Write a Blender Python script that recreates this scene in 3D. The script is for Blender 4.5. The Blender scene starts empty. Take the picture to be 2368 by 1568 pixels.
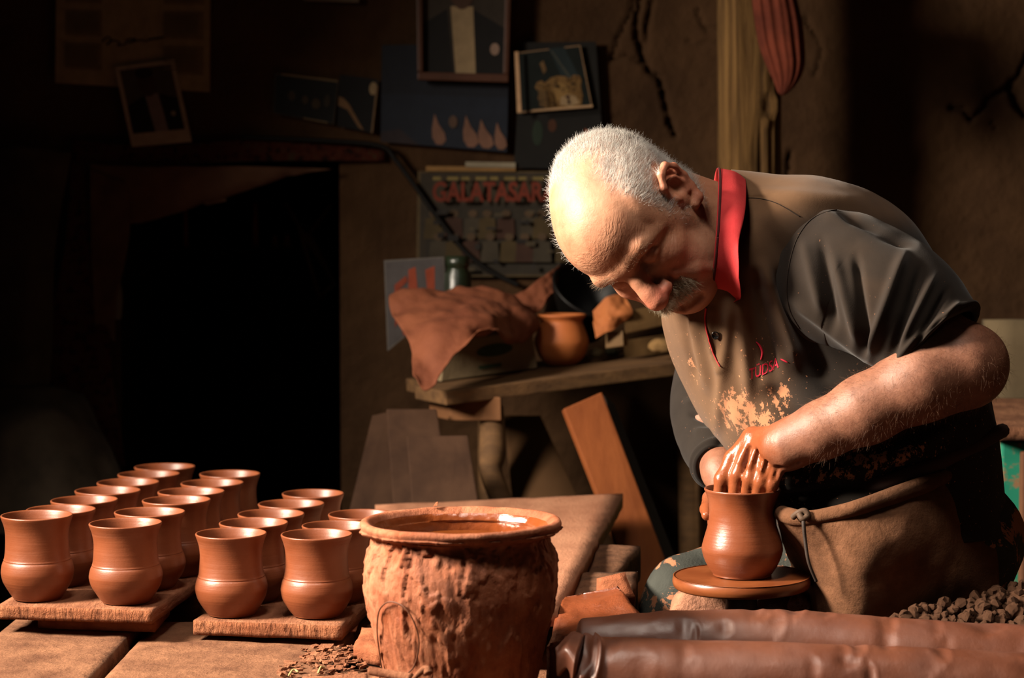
import bpy, bmesh, math, random
import numpy as np
from mathutils import Vector, Matrix
from mathutils.bvhtree import BVHTree
random.seed(7); rng = np.random.default_rng(7)
scene = bpy.context.scene
COL = scene.collection
W_PX, H_PX, FPX = 2368.0, 1568.0, 4680.0
PITCH = math.radians(3.5)
CAM = np.array([0.0, 0.0, 1.2])
FV = np.array([0, math.cos(PITCH), -math.sin(PITCH)])
UV = np.array([0, math.sin(PITCH), math.cos(PITCH)])
RV = np.array([1.0, 0, 0])
# ---------------------------------------------------------------- camera
cd = bpy.data.cameras.new('camera'); co = bpy.data.objects.new('camera', cd); COL.objects.link(co)
cd.sensor_width = 36.0; cd.lens = FPX / W_PX * 36.0
co.location = CAM; co.rotation_euler = (math.pi / 2 - PITCH, 0, 0)
cd.clip_start = 0.05; cd.clip_end = 50
cd.dof.use_dof = True; cd.dof.focus_distance = 2.66; cd.dof.aperture_fstop = 5.0
scene.camera = co
# ---------------------------------------------------------------- world
wd = bpy.data.worlds.new('world'); scene.world = wd; wd.use_nodes = True
wd.node_tree.nodes['Background'].inputs[0].default_value = (1.0, 0.72, 0.5, 1)
wd.node_tree.nodes['Background'].inputs[1].default_value = 0.0
# ---------------------------------------------------------------- lights
def area_light(name, loc, target, sx, sy, power, color, spread):
    l = bpy.data.lights.new(name, 'AREA'); l.shape = 'RECTANGLE'; l.size = sx; l.size_y = sy
    l.energy = power; l.color = color; l.spread = math.radians(spread)
    o = bpy.data.objects.new(name, l); COL.objects.link(o); o.location = loc
    d = Vector(target) - Vector(loc); o.rotation_euler = d.to_track_quat('-Z', 'Y').to_euler()
    return o
# daylight through the small window in the left wall
area_light('window_daylight', (-1.80, 2.22, 1.95), (0.22, 2.60, 0.98), 0.50, 0.60, 88, (1.0, 0.86, 0.70), 92)
# daylight through the smoke hole in the roof, above and in front of the potter
area_light('roof_daylight', (-0.30, 1.72, 2.96), (0.10, 2.60, 0.80), 0.45, 0.45, 7.0, (1.0, 0.88, 0.76), 70)
# weak fill lamp added behind the photographer to brighten the face and shaded fronts
area_light('front_fill', (-1.05, -1.4, 1.9), (0.2, 2.8, 0.9), 0.6, 1.0, 0.9, (1.0, 0.88, 0.76), 110)
# ---------------------------------------------------------------- view
scene.view_settings.view_transform = 'Standard'; scene.view_settings.look = 'None'
scene.view_settings.exposure = 0.0; scene.view_settings.gamma = 1.0
scene.view_settings.use_curve_mapping = False

# ---------------------------------------------------------------- helpers
def ray(px, py): return FV + (px - 1184.0) / FPX * RV - (py - 784.0) / FPX * UV
def P(px, py, d): return CAM + d * ray(px, py)                 # point at distance d along the view axis
def G(px, py, z):                                              # point of a level plane
    r = ray(px, py); return CAM + r * ((z - CAM[2]) / r[2])
def RY(px, py, y):                                             # point of an upright plane facing the room
    r = ray(px, py); return CAM + r * ((y - CAM[1]) / r[1])
ORG = {}
def tag(o, label=None, cat=None, group=None, kind=None):
    if label: o['label'] = label
    if cat: o['category'] = cat
    if group: o['group'] = group
    if kind: o['kind'] = kind
    return o
def thing(name, loc, label=None, cat=None, group=None, kind=None):
    o = bpy.data.objects.new(name, None); COL.objects.link(o); o.location = [float(c) for c in loc]
    o.empty_display_size = 0.05
    ORG[o] = np.array(loc, float); return tag(o, label, cat, group, kind)
def mk(name, V, F, mat, parent=None, smooth=True, attrs=None, mats=None, midx=None, bevel=0, fix=True):
    V = np.asarray(V, float).reshape(-1, 3)
    if parent is not None: org = ORG[parent]
    else:
        lo, hi = V.min(0), V.max(0); org = np.array([(lo[0] + hi[0]) / 2, (lo[1] + hi[1]) / 2, lo[2]])
    me = bpy.data.meshes.new(name)
    me.from_pydata((V - org).tolist(), [], [tuple(int(i) for i in f) for f in F])
    for m in (mats or [mat]): me.materials.append(m)
    if midx is not None: me.polygons.foreach_set('material_index', np.asarray(midx, np.int32))
    if attrs:
        for k, a in attrs.items():
            at = me.attributes.new(k, 'FLOAT', 'POINT'); at.data.foreach_set('value', np.asarray(a, np.float32))
    if fix or bevel:
        bm = bmesh.new(); bm.from_mesh(me)
        bmesh.ops.recalc_face_normals(bm, faces=bm.faces)
        if bevel: bmesh.ops.bevel(bm, geom=[e for e in bm.edges if e.calc_face_angle(0) > 0.5], offset=bevel, segments=2, affect='EDGES', profile=0.6)
        bm.to_mesh(me); bm.free()
    me.polygons.foreach_set('use_smooth', np.full(len(me.polygons), bool(smooth)))
    o = bpy.data.objects.new(name, me); COL.objects.link(o)
    if parent is not None: o.parent = parent
    else: o.location = org.tolist()
    ORG[o] = org
    return o
# value noise ---------------------------------------------------------------
_perm = rng.random(4096).astype(np.float64)
def _h(i, j, k): return _perm[(i * 73856093 ^ j * 19349663 ^ k * 83492791) & 4095]
def noise(p):
    p = np.asarray(p, float); i = np.floor(p).astype(np.int64); f = p - i; f = f * f * (3 - 2 * f)
    r = 0
    for a in (0, 1):
        for b in (0, 1):
            for c in (0, 1):
                w = (f[..., 0] if a else 1 - f[..., 0]) * (f[..., 1] if b else 1 - f[..., 1]) * (f[..., 2] if c else 1 - f[..., 2])
                r = r + w * _h(i[..., 0] + a, i[..., 1] + b, i[..., 2] + c)
    return r * 2 - 1
def fbm(p, o=4):
    p = np.asarray(p, float); r = 0; a = 1.0; s = 0
    for _ in range(o): r = r + a * noise(p); s += a; a *= 0.5; p = p * 2.03 + 11.7
    return r / s
def sstep(a, b, x): t = np.clip((x - a) / (b - a), 0, 1); return t * t * (3 - 2 * t)
def gauss(x, c, w): return np.exp(-((x - c) / w) ** 2)
def catmull(pts, n):
    pts = np.asarray(pts, float); m = len(pts); t = np.linspace(0, m - 1, n); i = np.minimum(t.astype(int), m - 2); f = (t - i)[:, None]
    g = lambda k: pts[np.clip(k, 0, m - 1)]
    p0, p1, p2, p3 = g(i - 1), g(i), g(i + 1), g(i + 2)
    return 0.5 * (2 * p1 + (p2 - p0) * f + (2 * p0 - 5 * p1 + 4 * p2 - p3) * f ** 2 + (3 * p1 - p0 - 3 * p2 + p3) * f ** 3)
def grid_faces(n, m, wrap=False, cap=False):
    F = []
    for i in range(n - 1):
        for j in range(m if wrap else m - 1):
            j2 = (j + 1) % m
            F.append((i * m + j, i * m + j2, (i + 1) * m + j2, (i + 1) * m + j))
    if cap: F.append(tuple(range(m - 1, -1, -1))); F.append(tuple((n - 1) * m + j for j in range(m)))
    return F
def vnormals(V, n, m, wrap=True):
    A = V.reshape(n, m, 3)
    du = np.gradient(A, axis=0)
    dv = (np.roll(A, -1, 1) - np.roll(A, 1, 1)) if wrap else np.gradient(A, axis=1)
    N = np.cross(dv, du); N /= np.linalg.norm(N, axis=2, keepdims=True) + 1e-12
    return N.reshape(-1, 3)
def lathe(prof, n=64, center=(0, 0, 0)):
    prof = np.asarray(prof, float); m = n; a = np.arange(n) * 2 * math.pi / n
    V = np.stack([prof[:, 0, None] * np.cos(a), prof[:, 0, None] * np.sin(a), np.repeat(prof[:, 1, None], n, 1)], -1)
    return V.reshape(-1, 3) + np.asarray(center), grid_faces(len(prof), n, True)
def frames(path):
    T = np.gradient(path, axis=0); T /= np.linalg.norm(T, axis=1, keepdims=True) + 1e-12
    up = np.array([0.13, 0.21, 0.97]); A = np.zeros_like(T); B = np.zeros_like(T)
    a = np.cross(T[0], up); a /= np.linalg.norm(a)
    for i, t in enumerate(T):
        a = a - t * (a @ t); a /= np.linalg.norm(a) + 1e-12
        A[i] = a; B[i] = np.cross(t, a)
    return T, A, B
def tube(path, rad, n=12, cap=True, round_ends=False):
    path = np.asarray(path, float); rad = np.broadcast_to(np.asarray(rad, float), (len(path),)).copy()
    T, A, B = frames(path)
    if round_ends:
        r0, r1 = rad[0], rad[-1]; k = [0.15, 0.5, 0.8]
        pre = [path[0] - T[0] * r0 * math.sqrt(1 - q * q) for q in k]; post = [path[-1] + T[-1] * r1 * math.sqrt(1 - q * q) for q in reversed(k)]
        path = np.vstack([pre, path, post]); rad = np.concatenate([[r0 * q for q in k], rad, [r1 * q for q in reversed(k)]])
        A = np.vstack([[A[0]] * 3, A, [A[-1]] * 3]); B = np.vstack([[B[0]] * 3, B, [B[-1]] * 3])
    a = np.arange(n) * 2 * math.pi / n
    V = path[:, None] + rad[:, None, None] * (np.cos(a)[None, :, None] * A[:, None] + np.sin(a)[None, :, None] * B[:, None])
    return V.reshape(-1, 3), grid_faces(len(path), n, True, cap)
def hexa(bot, top):                                            # eight corners: bottom ring, top ring
    V = np.vstack([bot, top]); n = len(bot)
    F = [tuple(range(n - 1, -1, -1)), tuple(range(n, 2 * n))] + [(i, (i + 1) % n, n + (i + 1) % n, n + i) for i in range(n)]
    return V, F
def slab_mesh(quad, thick, sub=0.02, rough=0.002, seed=0, edge=0.004, axis=(0, 0, 1), scale=30.0):
    """a rough-faced slab: quad = four top corners, real thickness, uneven faces and worn edges"""
    q = np.asarray(quad, float); ax = np.asarray(axis, float)
    nu = max(4, int(np.linalg.norm(q[1] - q[0]) / sub)); nv = max(4, int(np.linalg.norm(q[3] - q[0]) / sub)); nw = max(2, int(thick / sub) + 1)
    bm = bmesh.new(); key = {}
    def vert(i, j, k):
        if (i, j, k) not in key:
            u, v, w = i / nu, j / nv, k / nw
            p = q[0] * (1 - u) * (1 - v) + q[1] * u * (1 - v) + q[2] * u * v + q[3] * (1 - u) * v - ax * thick * w
            key[(i, j, k)] = bm.verts.new(p)
        return key[(i, j, k)]
    for i in range(nu):
        for j in range(nv):
            for k in (0, nw): bm.faces.new([vert(i, j, k), vert(i + 1, j, k), vert(i + 1, j + 1, k), vert(i, j + 1, k)])
    for i in range(nu):
        for k in range(nw):
            for j in (0, nv): bm.faces.new([vert(i, j, k), vert(i + 1, j, k), vert(i + 1, j, k + 1), vert(i, j, k + 1)])
    for j in range(nv):
        for k in range(nw):
            for i in (0, nu): bm.faces.new([vert(i, j, k), vert(i, j + 1, k), vert(i, j + 1, k + 1), vert(i, j, k + 1)])
    bmesh.ops.recalc_face_normals(bm, faces=bm.faces); bm.normal_update()
    V = np.array([v.co for v in bm.verts]); N = np.array([v.normal for v in bm.verts])
    d = rough * fbm(V * scale + seed * 13.1, 3)
    cen = V.mean(0)
    for v, p, n_, dd in zip(bm.verts, V, N, d):
        sharp = 1 - abs(n_).max()
        v.co = p + n_ * (dd - edge * max(0.0, sharp - 0.05) * (1.2 + 1.6 * dd / max(rough, 1e-6)))
    bm.verts.index_update()
    V = np.array([v.co for v in bm.verts]); F = [[v.index for v in f.verts] for f in bm.faces]; bm.free()
    return V, F
def box_quad(cx, cy, z, sx, sy, rot=0):
    c, s = math.cos(rot), math.sin(rot)
    return np.array([(cx + c * x - s * y, cy + s * x + c * y, z) for x, y in ((-sx / 2, -sy / 2), (sx / 2, -sy / 2), (sx / 2, sy / 2), (-sx / 2, sy / 2))])
def join(parts):
    Vs, Fs, o = [], [], 0
    for V, F in parts:
        Vs.append(np.asarray(V)); Fs += [tuple(i + o for i in f) for f in F]; o += len(V)
    return np.vstack(Vs), Fs

# ---------------------------------------------------------------- materials
ALB = 0.60                                                     # shade put into colour: every base colour scaled down to cut bounced light
def lin(c):
    c = np.asarray(c, float) / 255.0
    return tuple(ALB * np.where(c <= 0.04045, c / 12.92, ((c + 0.055) / 1.055) ** 2.4)) + (1.0,)
class NT:
    def __init__(s, m): s.t = m.node_tree; s.n = s.t.nodes; s.l = s.t.links
    def add(s, typ, **kw):
        n = s.n.new(typ)
        for k, v in kw.items(): setattr(n, k, v)
        return n
    def set(s, n, **kw):
        for k, v in kw.items(): n.inputs[k].default_value = v
        return n
    def link(s, a, b): s.l.new(a, b)
    def noise(s, vec, scale, detail=6, rough=0.6, dist=0.0):
        n = s.add('ShaderNodeTexNoise'); n.inputs['Scale'].default_value = scale; n.inputs['Detail'].default_value = detail
        n.inputs['Roughness'].default_value = rough; n.inputs['Distortion'].default_value = dist; s.link(vec, n.inputs['Vector']); return n.outputs['Fac']
    def ramp(s, fac, stops):
        r = s.add('ShaderNodeValToRGB'); e = r.color_ramp.elements
        while len(e) < len(stops): e.new(0.5)
        for el, (p, c) in zip(e, stops): el.position = p; el.color = c if len(c) == 4 else tuple(c) + (1,)
        s.link(fac, r.inputs[0]); return r.outputs[0]
    def mix(s, fac, a, b, typ='MIX'):
        m = s.add('ShaderNodeMix', data_type='RGBA', blend_type=typ)
        for sock, v in ((m.inputs[0], fac), (m.inputs[6], a), (m.inputs[7], b)):
            if hasattr(v, 'is_output'): s.link(v, sock)
            else: sock.default_value = v
        return m.outputs[2]
    def math(s, op, a, b=0.0, clamp=False):
        m = s.add('ShaderNodeMath', operation=op, use_clamp=clamp)
        for sock, v in ((m.inputs[0], a), (m.inputs[1], b)):
            if hasattr(v, 'is_output'): s.link(v, sock)
            else: sock.default_value = v
        return m.outputs[0]
    def attr(s, name):
        a = s.add('ShaderNodeAttribute'); a.attribute_name = name; return a.outputs['Fac']
def base(name, rough=0.7, spec=0.3):
    m = bpy.data.materials.new(name); m.use_nodes = True; t = NT(m); b = t.n['Principled BSDF']
    b.inputs['Roughness'].default_value = rough; b.inputs['Specular IOR Level'].default_value = spec
    tc = t.add('ShaderNodeTexCoord'); return m, t, b, tc.outputs['Object']
def mapped(t, vec, scale=(1, 1, 1), rot=(0, 0, 0)):
    mp = t.add('ShaderNodeMapping'); mp.inputs['Scale'].default_value = scale; mp.inputs['Rotation'].default_value = rot
    t.link(vec, mp.inputs['Vector']); return mp.outputs[0]
def bump(t, b, h, strength=0.3, dist=0.004):
    n = t.add('ShaderNodeBump'); n.inputs['Strength'].default_value = strength; n.inputs['Distance'].default_value = dist
    t.link(h, n.inputs['Height']); t.link(n.outputs[0], b.inputs['Normal']); return n
def mat(name, c1, c2=None, scale=10, rough=0.7, spec=0.3, bscale=60, bstr=0.3, bdist=0.003, stretch=(1, 1, 1), lo=0.35, hi=0.65, rvar=0.0, coat=0.0, dist=0.0, detail=6):
    m, t, b, v = base(name, rough, spec)
    v = mapped(t, v, stretch)
    f = t.noise(v, scale, detail, 0.62, dist)
    t.link(t.ramp(f, [(lo, lin(c1)), (hi, lin(c2 or c1))]), b.inputs['Base Color'])
    if rvar: t.link(t.math('MULTIPLY_ADD', t.noise(v, scale * 2), rvar), b.inputs['Roughness']); b.inputs['Roughness'].links[0].from_node.inputs[2].default_value = rough - rvar / 2
    if bstr: bump(t, b, t.noise(v, bscale, 8, 0.65, dist), bstr, bdist)
    if coat: b.inputs['Coat Weight'].default_value = coat; b.inputs['Coat Roughness'].default_value = 0.15
    return m
def plain(name, c, rough=0.8, spec=0.2, emit=0):
    m, t, b, v = base(name, rough, spec); b.inputs['Base Color'].default_value = lin(c)
    if emit: b.inputs['Emission Color'].default_value = lin(c); b.inputs['Emission Strength'].default_value = emit
    return m
# ================================================================ materials used across the scene
def clay_mug_mat(name, c1, c2, rough=0.42, spec=0.42):
    m, t, b, v = base(name, rough, spec)
    w = t.noise(mapped(t, v, (1, 1, 26)), 9, 4, 0.5)          # throwing rings
    f = t.noise(v, 14, 5)
    col = t.ramp(f, [(0.3, lin(c1)), (0.7, lin(c2))])
    col = t.mix(t.ramp(t.noise(mapped(t, v, (1, 1, 8)), 11, 3), [(0.55, (0, 0, 0, 1)), (0.75, (0.35, 0.35, 0.35, 1))]), col, lin((150, 92, 66)))
    t.link(col, b.inputs['Base Color'])
    h = t.math('ADD', t.math('MULTIPLY', w, 0.6), t.math('MULTIPLY', t.noise(v, 220, 6, 0.7), 0.35))
    bump(t, b, h, 0.22, 0.0025); return m
M_MUG = clay_mug_mat('leather_hard_clay', (128, 66, 36), (150, 82, 48), 0.42, 0.5)
M_POT = clay_mug_mat('wet_thrown_clay', (134, 70, 40), (152, 84, 54), 0.30, 0.55)
M_WHEEL = mat('wet_clay_wheel', (128, 66, 34), (150, 84, 46), 20, 0.30, 0.5, 70, 0.12, 0.001, (1, 1, 3))
M_SLAB = mat('dusty_stone', (116, 76, 54), (160, 112, 82), 13, 0.9, 0.15, 48, 1.0, 0.008, detail=10)
M_BOARD = mat('clay_dusted_wood', (136, 84, 58), (178, 120, 88), 16, 0.88, 0.15, 60, 0.9, 0.006, (2.5, 0.7, 2.5))
def saw_mat():
    m, t, b, v = base('sawn_wood_end', 0.9, 0.12)
    d = mapped(t, v, (120, 8, 26), (0, math.radians(28), 0))
    s = t.noise(d, 1.0, 5, 0.7, 0.6)
    f = t.noise(v, 22, 6)
    c = t.ramp(f, [(0.3, lin((150, 88, 58))), (0.7, lin((188, 124, 88)))])
    c = t.mix(t.ramp(s, [(0.34, (0.85, 0.85, 0.85, 1)), (0.48, (0, 0, 0, 1))]), c, lin((84, 44, 26)))
    t.link(c, b.inputs['Base Color'])
    bump(t, b, t.math('ADD', s, t.math('MULTIPLY', t.noise(v, 120, 6), 0.4)), 1.0, 0.010); return m
M_SAWN = saw_mat()
M_BRICK = mat('caked_clay_block', (140, 78, 50), (176, 108, 74), 24, 0.9, 0.15, 60, 0.8, 0.006)
def wet_mat(name, c1, c2, rlo=0.12, rhi=0.6, bs=50, bst=0.5):
    m, t, b, v = base(name, 0.4, 0.5)
    f = t.noise(v, 12, 6); t.link(t.ramp(f, [(0.3, lin(c1)), (0.7, lin(c2))]), b.inputs['Base Color'])
    r = t.ramp(t.noise(v, 17, 4), [(0.38, (rlo,) * 3 + (1,)), (0.62, (rhi,) * 3 + (1,))]); t.link(r, b.inputs['Roughness'])
    bump(t, b, t.noise(v, bs, 7, 0.65), bst, 0.003); return m
M_WETCLAY = wet_mat('wet_clay', (120, 60, 34), (150, 82, 52), 0.05, 0.42, 70, 0.9)
M_LOG = wet_mat('pugged_clay', (104, 58, 40), (128, 76, 54), 0.42, 0.62, 30, 0.35)
M_DRY = mat('dry_clay_crumbs', (92, 64, 48), (134, 94, 70), 30, 0.95, 0.1, 90, 0.8, 0.004)
M_EARTH = mat('packed_earth', (52, 36, 26), (74, 52, 38), 5, 0.95, 0.1, 40, 0.6, 0.01)

# ================================================================ platform of stone slabs
plat = thing('stone_platform', (0.05, 2.8, 0.0), 'low clay-smeared platform paved with flat stone slabs under mugs and jar', 'platform')
# adobe mass below the slabs, with the wheel pit left open behind it
bodyparts = [hexa([(-0.68, 2.1, 0), (1.25, 2.1, 0), (1.25, 2.5, 0), (-0.68, 2.5, 0)], [(-0.68, 2.1, 0.56), (1.25, 2.1, 0.56), (1.25, 2.5, 0.56), (-0.68, 2.5, 0.56)]),
             hexa([(-0.68, 2.502, 0), (0.16, 2.502, 0), (0.16, 3.61, 0), (-0.68, 3.61, 0)], [(-0.68, 2.502, 0.56), (0.16, 2.502, 0.56), (0.16, 3.61, 0.56), (-0.68, 3.61, 0.56)])]
V, F = join(bodyparts); mk('adobe_base', V, F, M_EARTH, plat, smooth=False)
def flag(x0, x1, y0, y1, z, seed, thick=0.05, sk=(0, 0, 0, 0)):
    q = np.array([(x0 + sk[0], y0, z), (x1 + sk[1], y0, z), (x1 + sk[2], y1, z), (x0 + sk[3], y1, z)])
    V, F = slab_mesh(q, thick, 0.012, 0.0030, seed, 0.006)
    return mk('slab', V, F, M_SLAB, plat)
flag(-0.705, -0.526, 2.15, 2.98, 0.629, 1, sk=(0.0, 0.004, 0.004, 0.0))
flag(-0.512, -0.235, 2.15, 2.86, 0.622, 2, sk=(-0.004, 0, 0.01, 0.004))
flag(-0.228, 0.105, 2.15, 2.60, 0.612, 3)
flag(0.112, 0.55, 2.15, 2.50, 0.606, 4)
flag(0.556, 1.2, 2.15, 2.50, 0.604, 5)
flag(-0.70, -0.40, 2.99, 3.61, 0.624, 6, sk=(0, 0, 0, 0.0))
flag(-0.39, -0.13, 2.87, 3.61, 0.614, 7)
flag(-0.12, 0.16, 2.61, 3.61, 0.606, 8)

# ================================================================ ware boards
def ware_board(zt, th, fl, fr, yb, bl, br, label, block_label, seed, blk, skew=.004):
    q = [G(*fl, zt), G(*fr, zt), (br, yb, zt), (bl, yb, zt)]; q = np.array(q)
    V, F = slab_mesh(q, th, 0.009, 0.0014, seed, 0.0010)
    # the sawn front end gets the end-grain material
    cen = np.array([V[list(f)].mean(0) for f in F]); yf = np.interp(cen[:, 0], [q[0, 0], q[1, 0]], [q[0, 1], q[1, 1]])
    idx = ((cen[:, 1] < yf + 0.003)).astype(int)
    o = mk('ware_board', V, F, None, mats=[M_BOARD, M_SAWN], midx=idx)
    tag(o, label, 'board', 'ware boards')
    for k, (x0, x1, y0, y1) in enumerate(blk):
        z1 = zt - th - 0.0006; z0 = 0.6305 if zt > 0.66 else (0.6245 if k == 0 else 0.617)
        V, F = slab_mesh(np.array([(x0, y0 + skew, z1), (x1, y0 - skew, z1), (x1, y1, z1), (x0, y1, z1)]), z1 - z0, 0.01, 0.0022, seed + 5 + k, 0.004, scale=45)
        tag(mk('support_block', V, F, M_BRICK), block_label[k], 'block', 'blocks under the ware boards')
ZB1, ZB2 = 0.668, 0.650
ware_board(ZB1, 0.0185, (-8, 1401), (352, 1412), 3.58, -0.655, -0.395,
           'rough sawn board carrying the thirteen mugs at far left', ['clay-caked block under the front of the left mug board', 'clay-caked block under the far end of the left mug board'], 21,
           [(-0.655, -0.487, 2.748, 2.86), (-0.64, -0.44, 3.36, 3.46)], .014)
ware_board(ZB2, 0.0200, (447, 1435), (789, 1447), 3.42, -0.345, -0.135,
           'short rough sawn board carrying the mugs beside the big jar', ['dark block under the front of the right mug board', 'dark block under the far end of the right mug board'], 31,
           [(-0.408, -0.215, 2.765, 2.86), (-0.33, -0.16, 3.28, 3.36)])

# ================================================================ mugs
MUG = [(0.0, 0.0), (0.030, 0.0), (0.0335, 0.001), (0.0375, 0.006), (0.0435, 0.015), (0.0485, 0.024), (0.0508, 0.033), (0.0512, 0.038), (0.0500, 0.045), (0.0484, 0.0500),
       (0.0474, 0.0515), (0.0470, 0.0525), (0.0472, 0.0535), (0.0466, 0.0545), (0.0456, 0.060), (0.0448, 0.068), (0.0443, 0.077), (0.0444, 0.085), (0.0453, 0.093), (0.0470, 0.100), (0.0494, 0.1065), (0.0506, 0.1098), (0.0509, 0.1112), (0.0505, 0.1122), (0.0494, 0.1126),
       (0.0480, 0.1118), (0.0462, 0.1080), (0.0436, 0.101), (0.0415, 0.092), (0.0408, 0.082), (0.0412, 0.068), (0.0425, 0.055), (0.0455, 0.042), (0.0455, 0.032), (0.041, 0.018), (0.030, 0.009), (0.0, 0.007)]
def smooth_prof(p, k=3):
    p = np.array(p); return catmull(p, len(p) * k)
def mug_mesh(name, seed, m, prof=MUG, sc=1.0):
    pr = smooth_prof(prof, 2); pr[:, 0] = np.maximum(pr[:, 0], 0)
    V, F = lathe(pr * sc, 72)
    r = np.hypot(V[:, 0], V[:, 1]) + 1e-9
    d = 0.0006 * fbm(V * np.array([18, 18, 40]) + seed * 7.7, 3) + 0.0009 * np.cos(np.arctan2(V[:, 1], V[:, 0]) * 2 + seed) * (V[:, 2] / 0.11)
    V[:, :2] *= (1 + d / r * (r > 0.005))[:, None]
    # scraps of clay left near the foot
    a = np.arctan2(V[:, 1], V[:, 0]); outer = (np.arange(len(V)) // 72) < 2 * 14
    V[:, :2] *= (1 + (0.0012 / r) * outer * np.clip(fbm(np.stack([a * 9, V[:, 2] * 500, a * 0 + seed], 1), 2) - 0.25, 0, 1) * (V[:, 2] < 0.028 * sc) * (V[:, 2] > 0.002))[:, None]
    me = bpy.data.meshes.new(name); me.from_pydata(V.tolist(), [], F); me.materials.append(m)
    bm = bmesh.new(); bm.from_mesh(me); bmesh.ops.remove_doubles(bm, verts=bm.verts, dist=1e-5); bmesh.ops.recalc_face_normals(bm, faces=bm.faces); bm.to_mesh(me); bm.free()
    me.polygons.foreach_set('use_smooth', np.full(len(me.polygons), True)); return me
mug_meshes = [mug_mesh('mug', s, M_MUG) for s in range(4)]
HM = 0.1126
# picture position of each rim centre and its distance into the room
colA = [(85, 1192, 2.785), (141, 1179, 2.893), (195, 1157, 2.996), (249, 1135, 3.098), (296, 1116, 3.198), (344, 1097, 3.298), (381, 1080, 3.400)]
colB = [(290, 1210, 2.762), (346, 1184.5, 2.868), (408, 1157, 2.973), (442, 1137.5, 3.078), (490.5, 1117.5, 3.183), (531.5, 1096.5, 3.292)]
colC = [(534, 1234, 2.765), (586, 1209.5, 2.870), (627, 1189, 2.973), (673.5, 1165.5, 3.078), (723.5, 1142, 3.183)]
colD = [(732, 1236, 2.757), (780, 1216, 2.862), (836, 1190, 2.966)]
ordn = ['front', 'second', 'third', 'fourth', 'fifth', 'sixth', 'seventh']
n_ = 0
for nm, col, zb, rowname in (('A', colA, ZB1, 'leftmost row'), ('B', colB, ZB1, 'second row from the left'), ('C', colC, ZB2, 'left row beside the jar'), ('D', colD, ZB2, 'row touching the jar')):
    for i, (px, py, yy) in enumerate(col):
        g = RY(px, py, yy); zsc = (g[2] - zb) / HM
        o = bpy.data.objects.new('clay_mug', mug_meshes[(n_ * 3 + i) % 4]); COL.objects.link(o)
        sc = 0.98 + 0.012 * (rng.random() - 0.5)
        o.location = (g[0], g[1], zb + 0.0012); o.rotation_euler = (0, 0, rng.random() * 6.28); o.scale = (sc, sc, zsc)
        which = {0: 'front mug', len(col) - 1: 'rearmost mug'}.get(i, ordn[i] + ' mug from the front')
        tag(o, f'unfired brown clay {which} of the {rowname}', 'mug', 'unfired clay mugs drying in rows'); n_ += 1

# ================================================================ big slip jar
JC = P(1066, 1205, 2.42); JX, JY, JZ = JC; JR = 231.0 / FPX * 2.42
z0j = 0.6145
def jar():
    H = JZ - z0j
    prof = [(0.0, 0.0), (0.070, 0.0), (0.079, 0.004), (0.087, 0.02), (0.0965, 0.057), (0.1070, 0.10), (0.1130, 0.132), (0.1145, 0.152), (0.1125, 0.172), (0.1065, 0.188), (0.1015, H - 0.022), (0.1035, H - 0.0150), (0.1150, H - 0.0105), (0.1195, H - 0.004),
            (0.1180, H + 0.001), (0.1120, H + 0.002), (0.1060, H - 0.002), (0.1000, H - 0.010), (0.0965, H - 0.025), (0.0965, H - 0.06), (0.096, 0.08), (0.08, 0.02), (0.0, 0.012)]
    pr = smooth_prof(prof, 9); pr[:, 0] = np.maximum(pr[:, 0], 0)
    n = 340; V, F = lathe(pr, n); V0 = V.copy()
    r = np.hypot(V[:, 0], V[:, 1]) + 1e-9; a = np.arctan2(V[:, 1], V[:, 0]); z = V[:, 2]
    ring = np.arange(len(V)) // n; outer = (ring < 9 * 13) & (ring > 9)
    q = np.stack([np.cos(a) * 0.11, np.sin(a) * 0.11, z], 1)
    big = fbm(q * np.array([22, 22, 14]) + 3, 3)
    flake = sstep(0.06, 0.12, fbm(q * np.array([40, 40, 20]) + 9.3, 5)) * 0.0030 + sstep(0.12, 0.17, fbm(q * np.array([80, 80, 50]) + 5.1, 4)) * 0.0018
    streak = fbm(q * np.array([120, 120, 16]) + 1.7, 4) * 0.0016
    neck = gauss(z, H - 0.028, 0.020) * np.clip(fbm(q * 75 + 2, 3) + 0.1, 0, 1) * 0.007
    under = gauss(z, H - 0.013, 0.006) * np.clip(fbm(q * 55 + 21, 3) + 0.05, 0, 1) * 0.007
    d = outer * (big * 0.0013 + flake * 0.75 * sstep(0.0, 0.03, z) + streak + neck + under)
    rim = (ring >= 9 * 12) & (ring <= 9 * 18)
    d = d + rim * (0.0022 * fbm(q * 30 + 31, 3) + 0.0022 * np.cos(a * 2 + 0.6))
    inner = ring > 9 * 17
    d = d + inner * 0.0018 * fbm(q * 40 + 8, 3)
    V[:, :2] *= (1 + d / r * (r > 0.02))[:, None]
    V[:, 2] += rim * (0.0018 * fbm(q * 24 + 44, 3) + 0.0015 * np.sin(a + 2))
    V += np.array([JX, JY, z0j])
    return V, F
m, t, b, v = base('slip_caked_clay', 0.8, 0.25)
f = t.noise(v, 16, 8, 0.65); c = t.ramp(f, [(0.32, lin((140, 78, 50))), (0.5, lin((176, 104, 70))), (0.7, lin((206, 140, 104)))])
c = t.mix(t.ramp(t.noise(mapped(t, v, (1, 1, 0.35)), 34, 6), [(0.5, (0, 0, 0, 1)), (0.66, (0.7, 0.7, 0.7, 1))]), c, lin((150, 72, 36)))
t.link(c, b.inputs['Base Color'])
bump(t, b, t.math('ADD', t.noise(mapped(t, v, (1, 1, 0.4)), 70, 8, 0.7), t.noise(v, 28, 5)), 0.75, 0.005)
t.link(t.ramp(t.noise(v, 9, 4), [(0.4, (0.5,) * 3 + (1,)), (0.6, (0.9,) * 3 + (1,))]), b.inputs['Roughness'])
M_JAR = m
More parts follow.
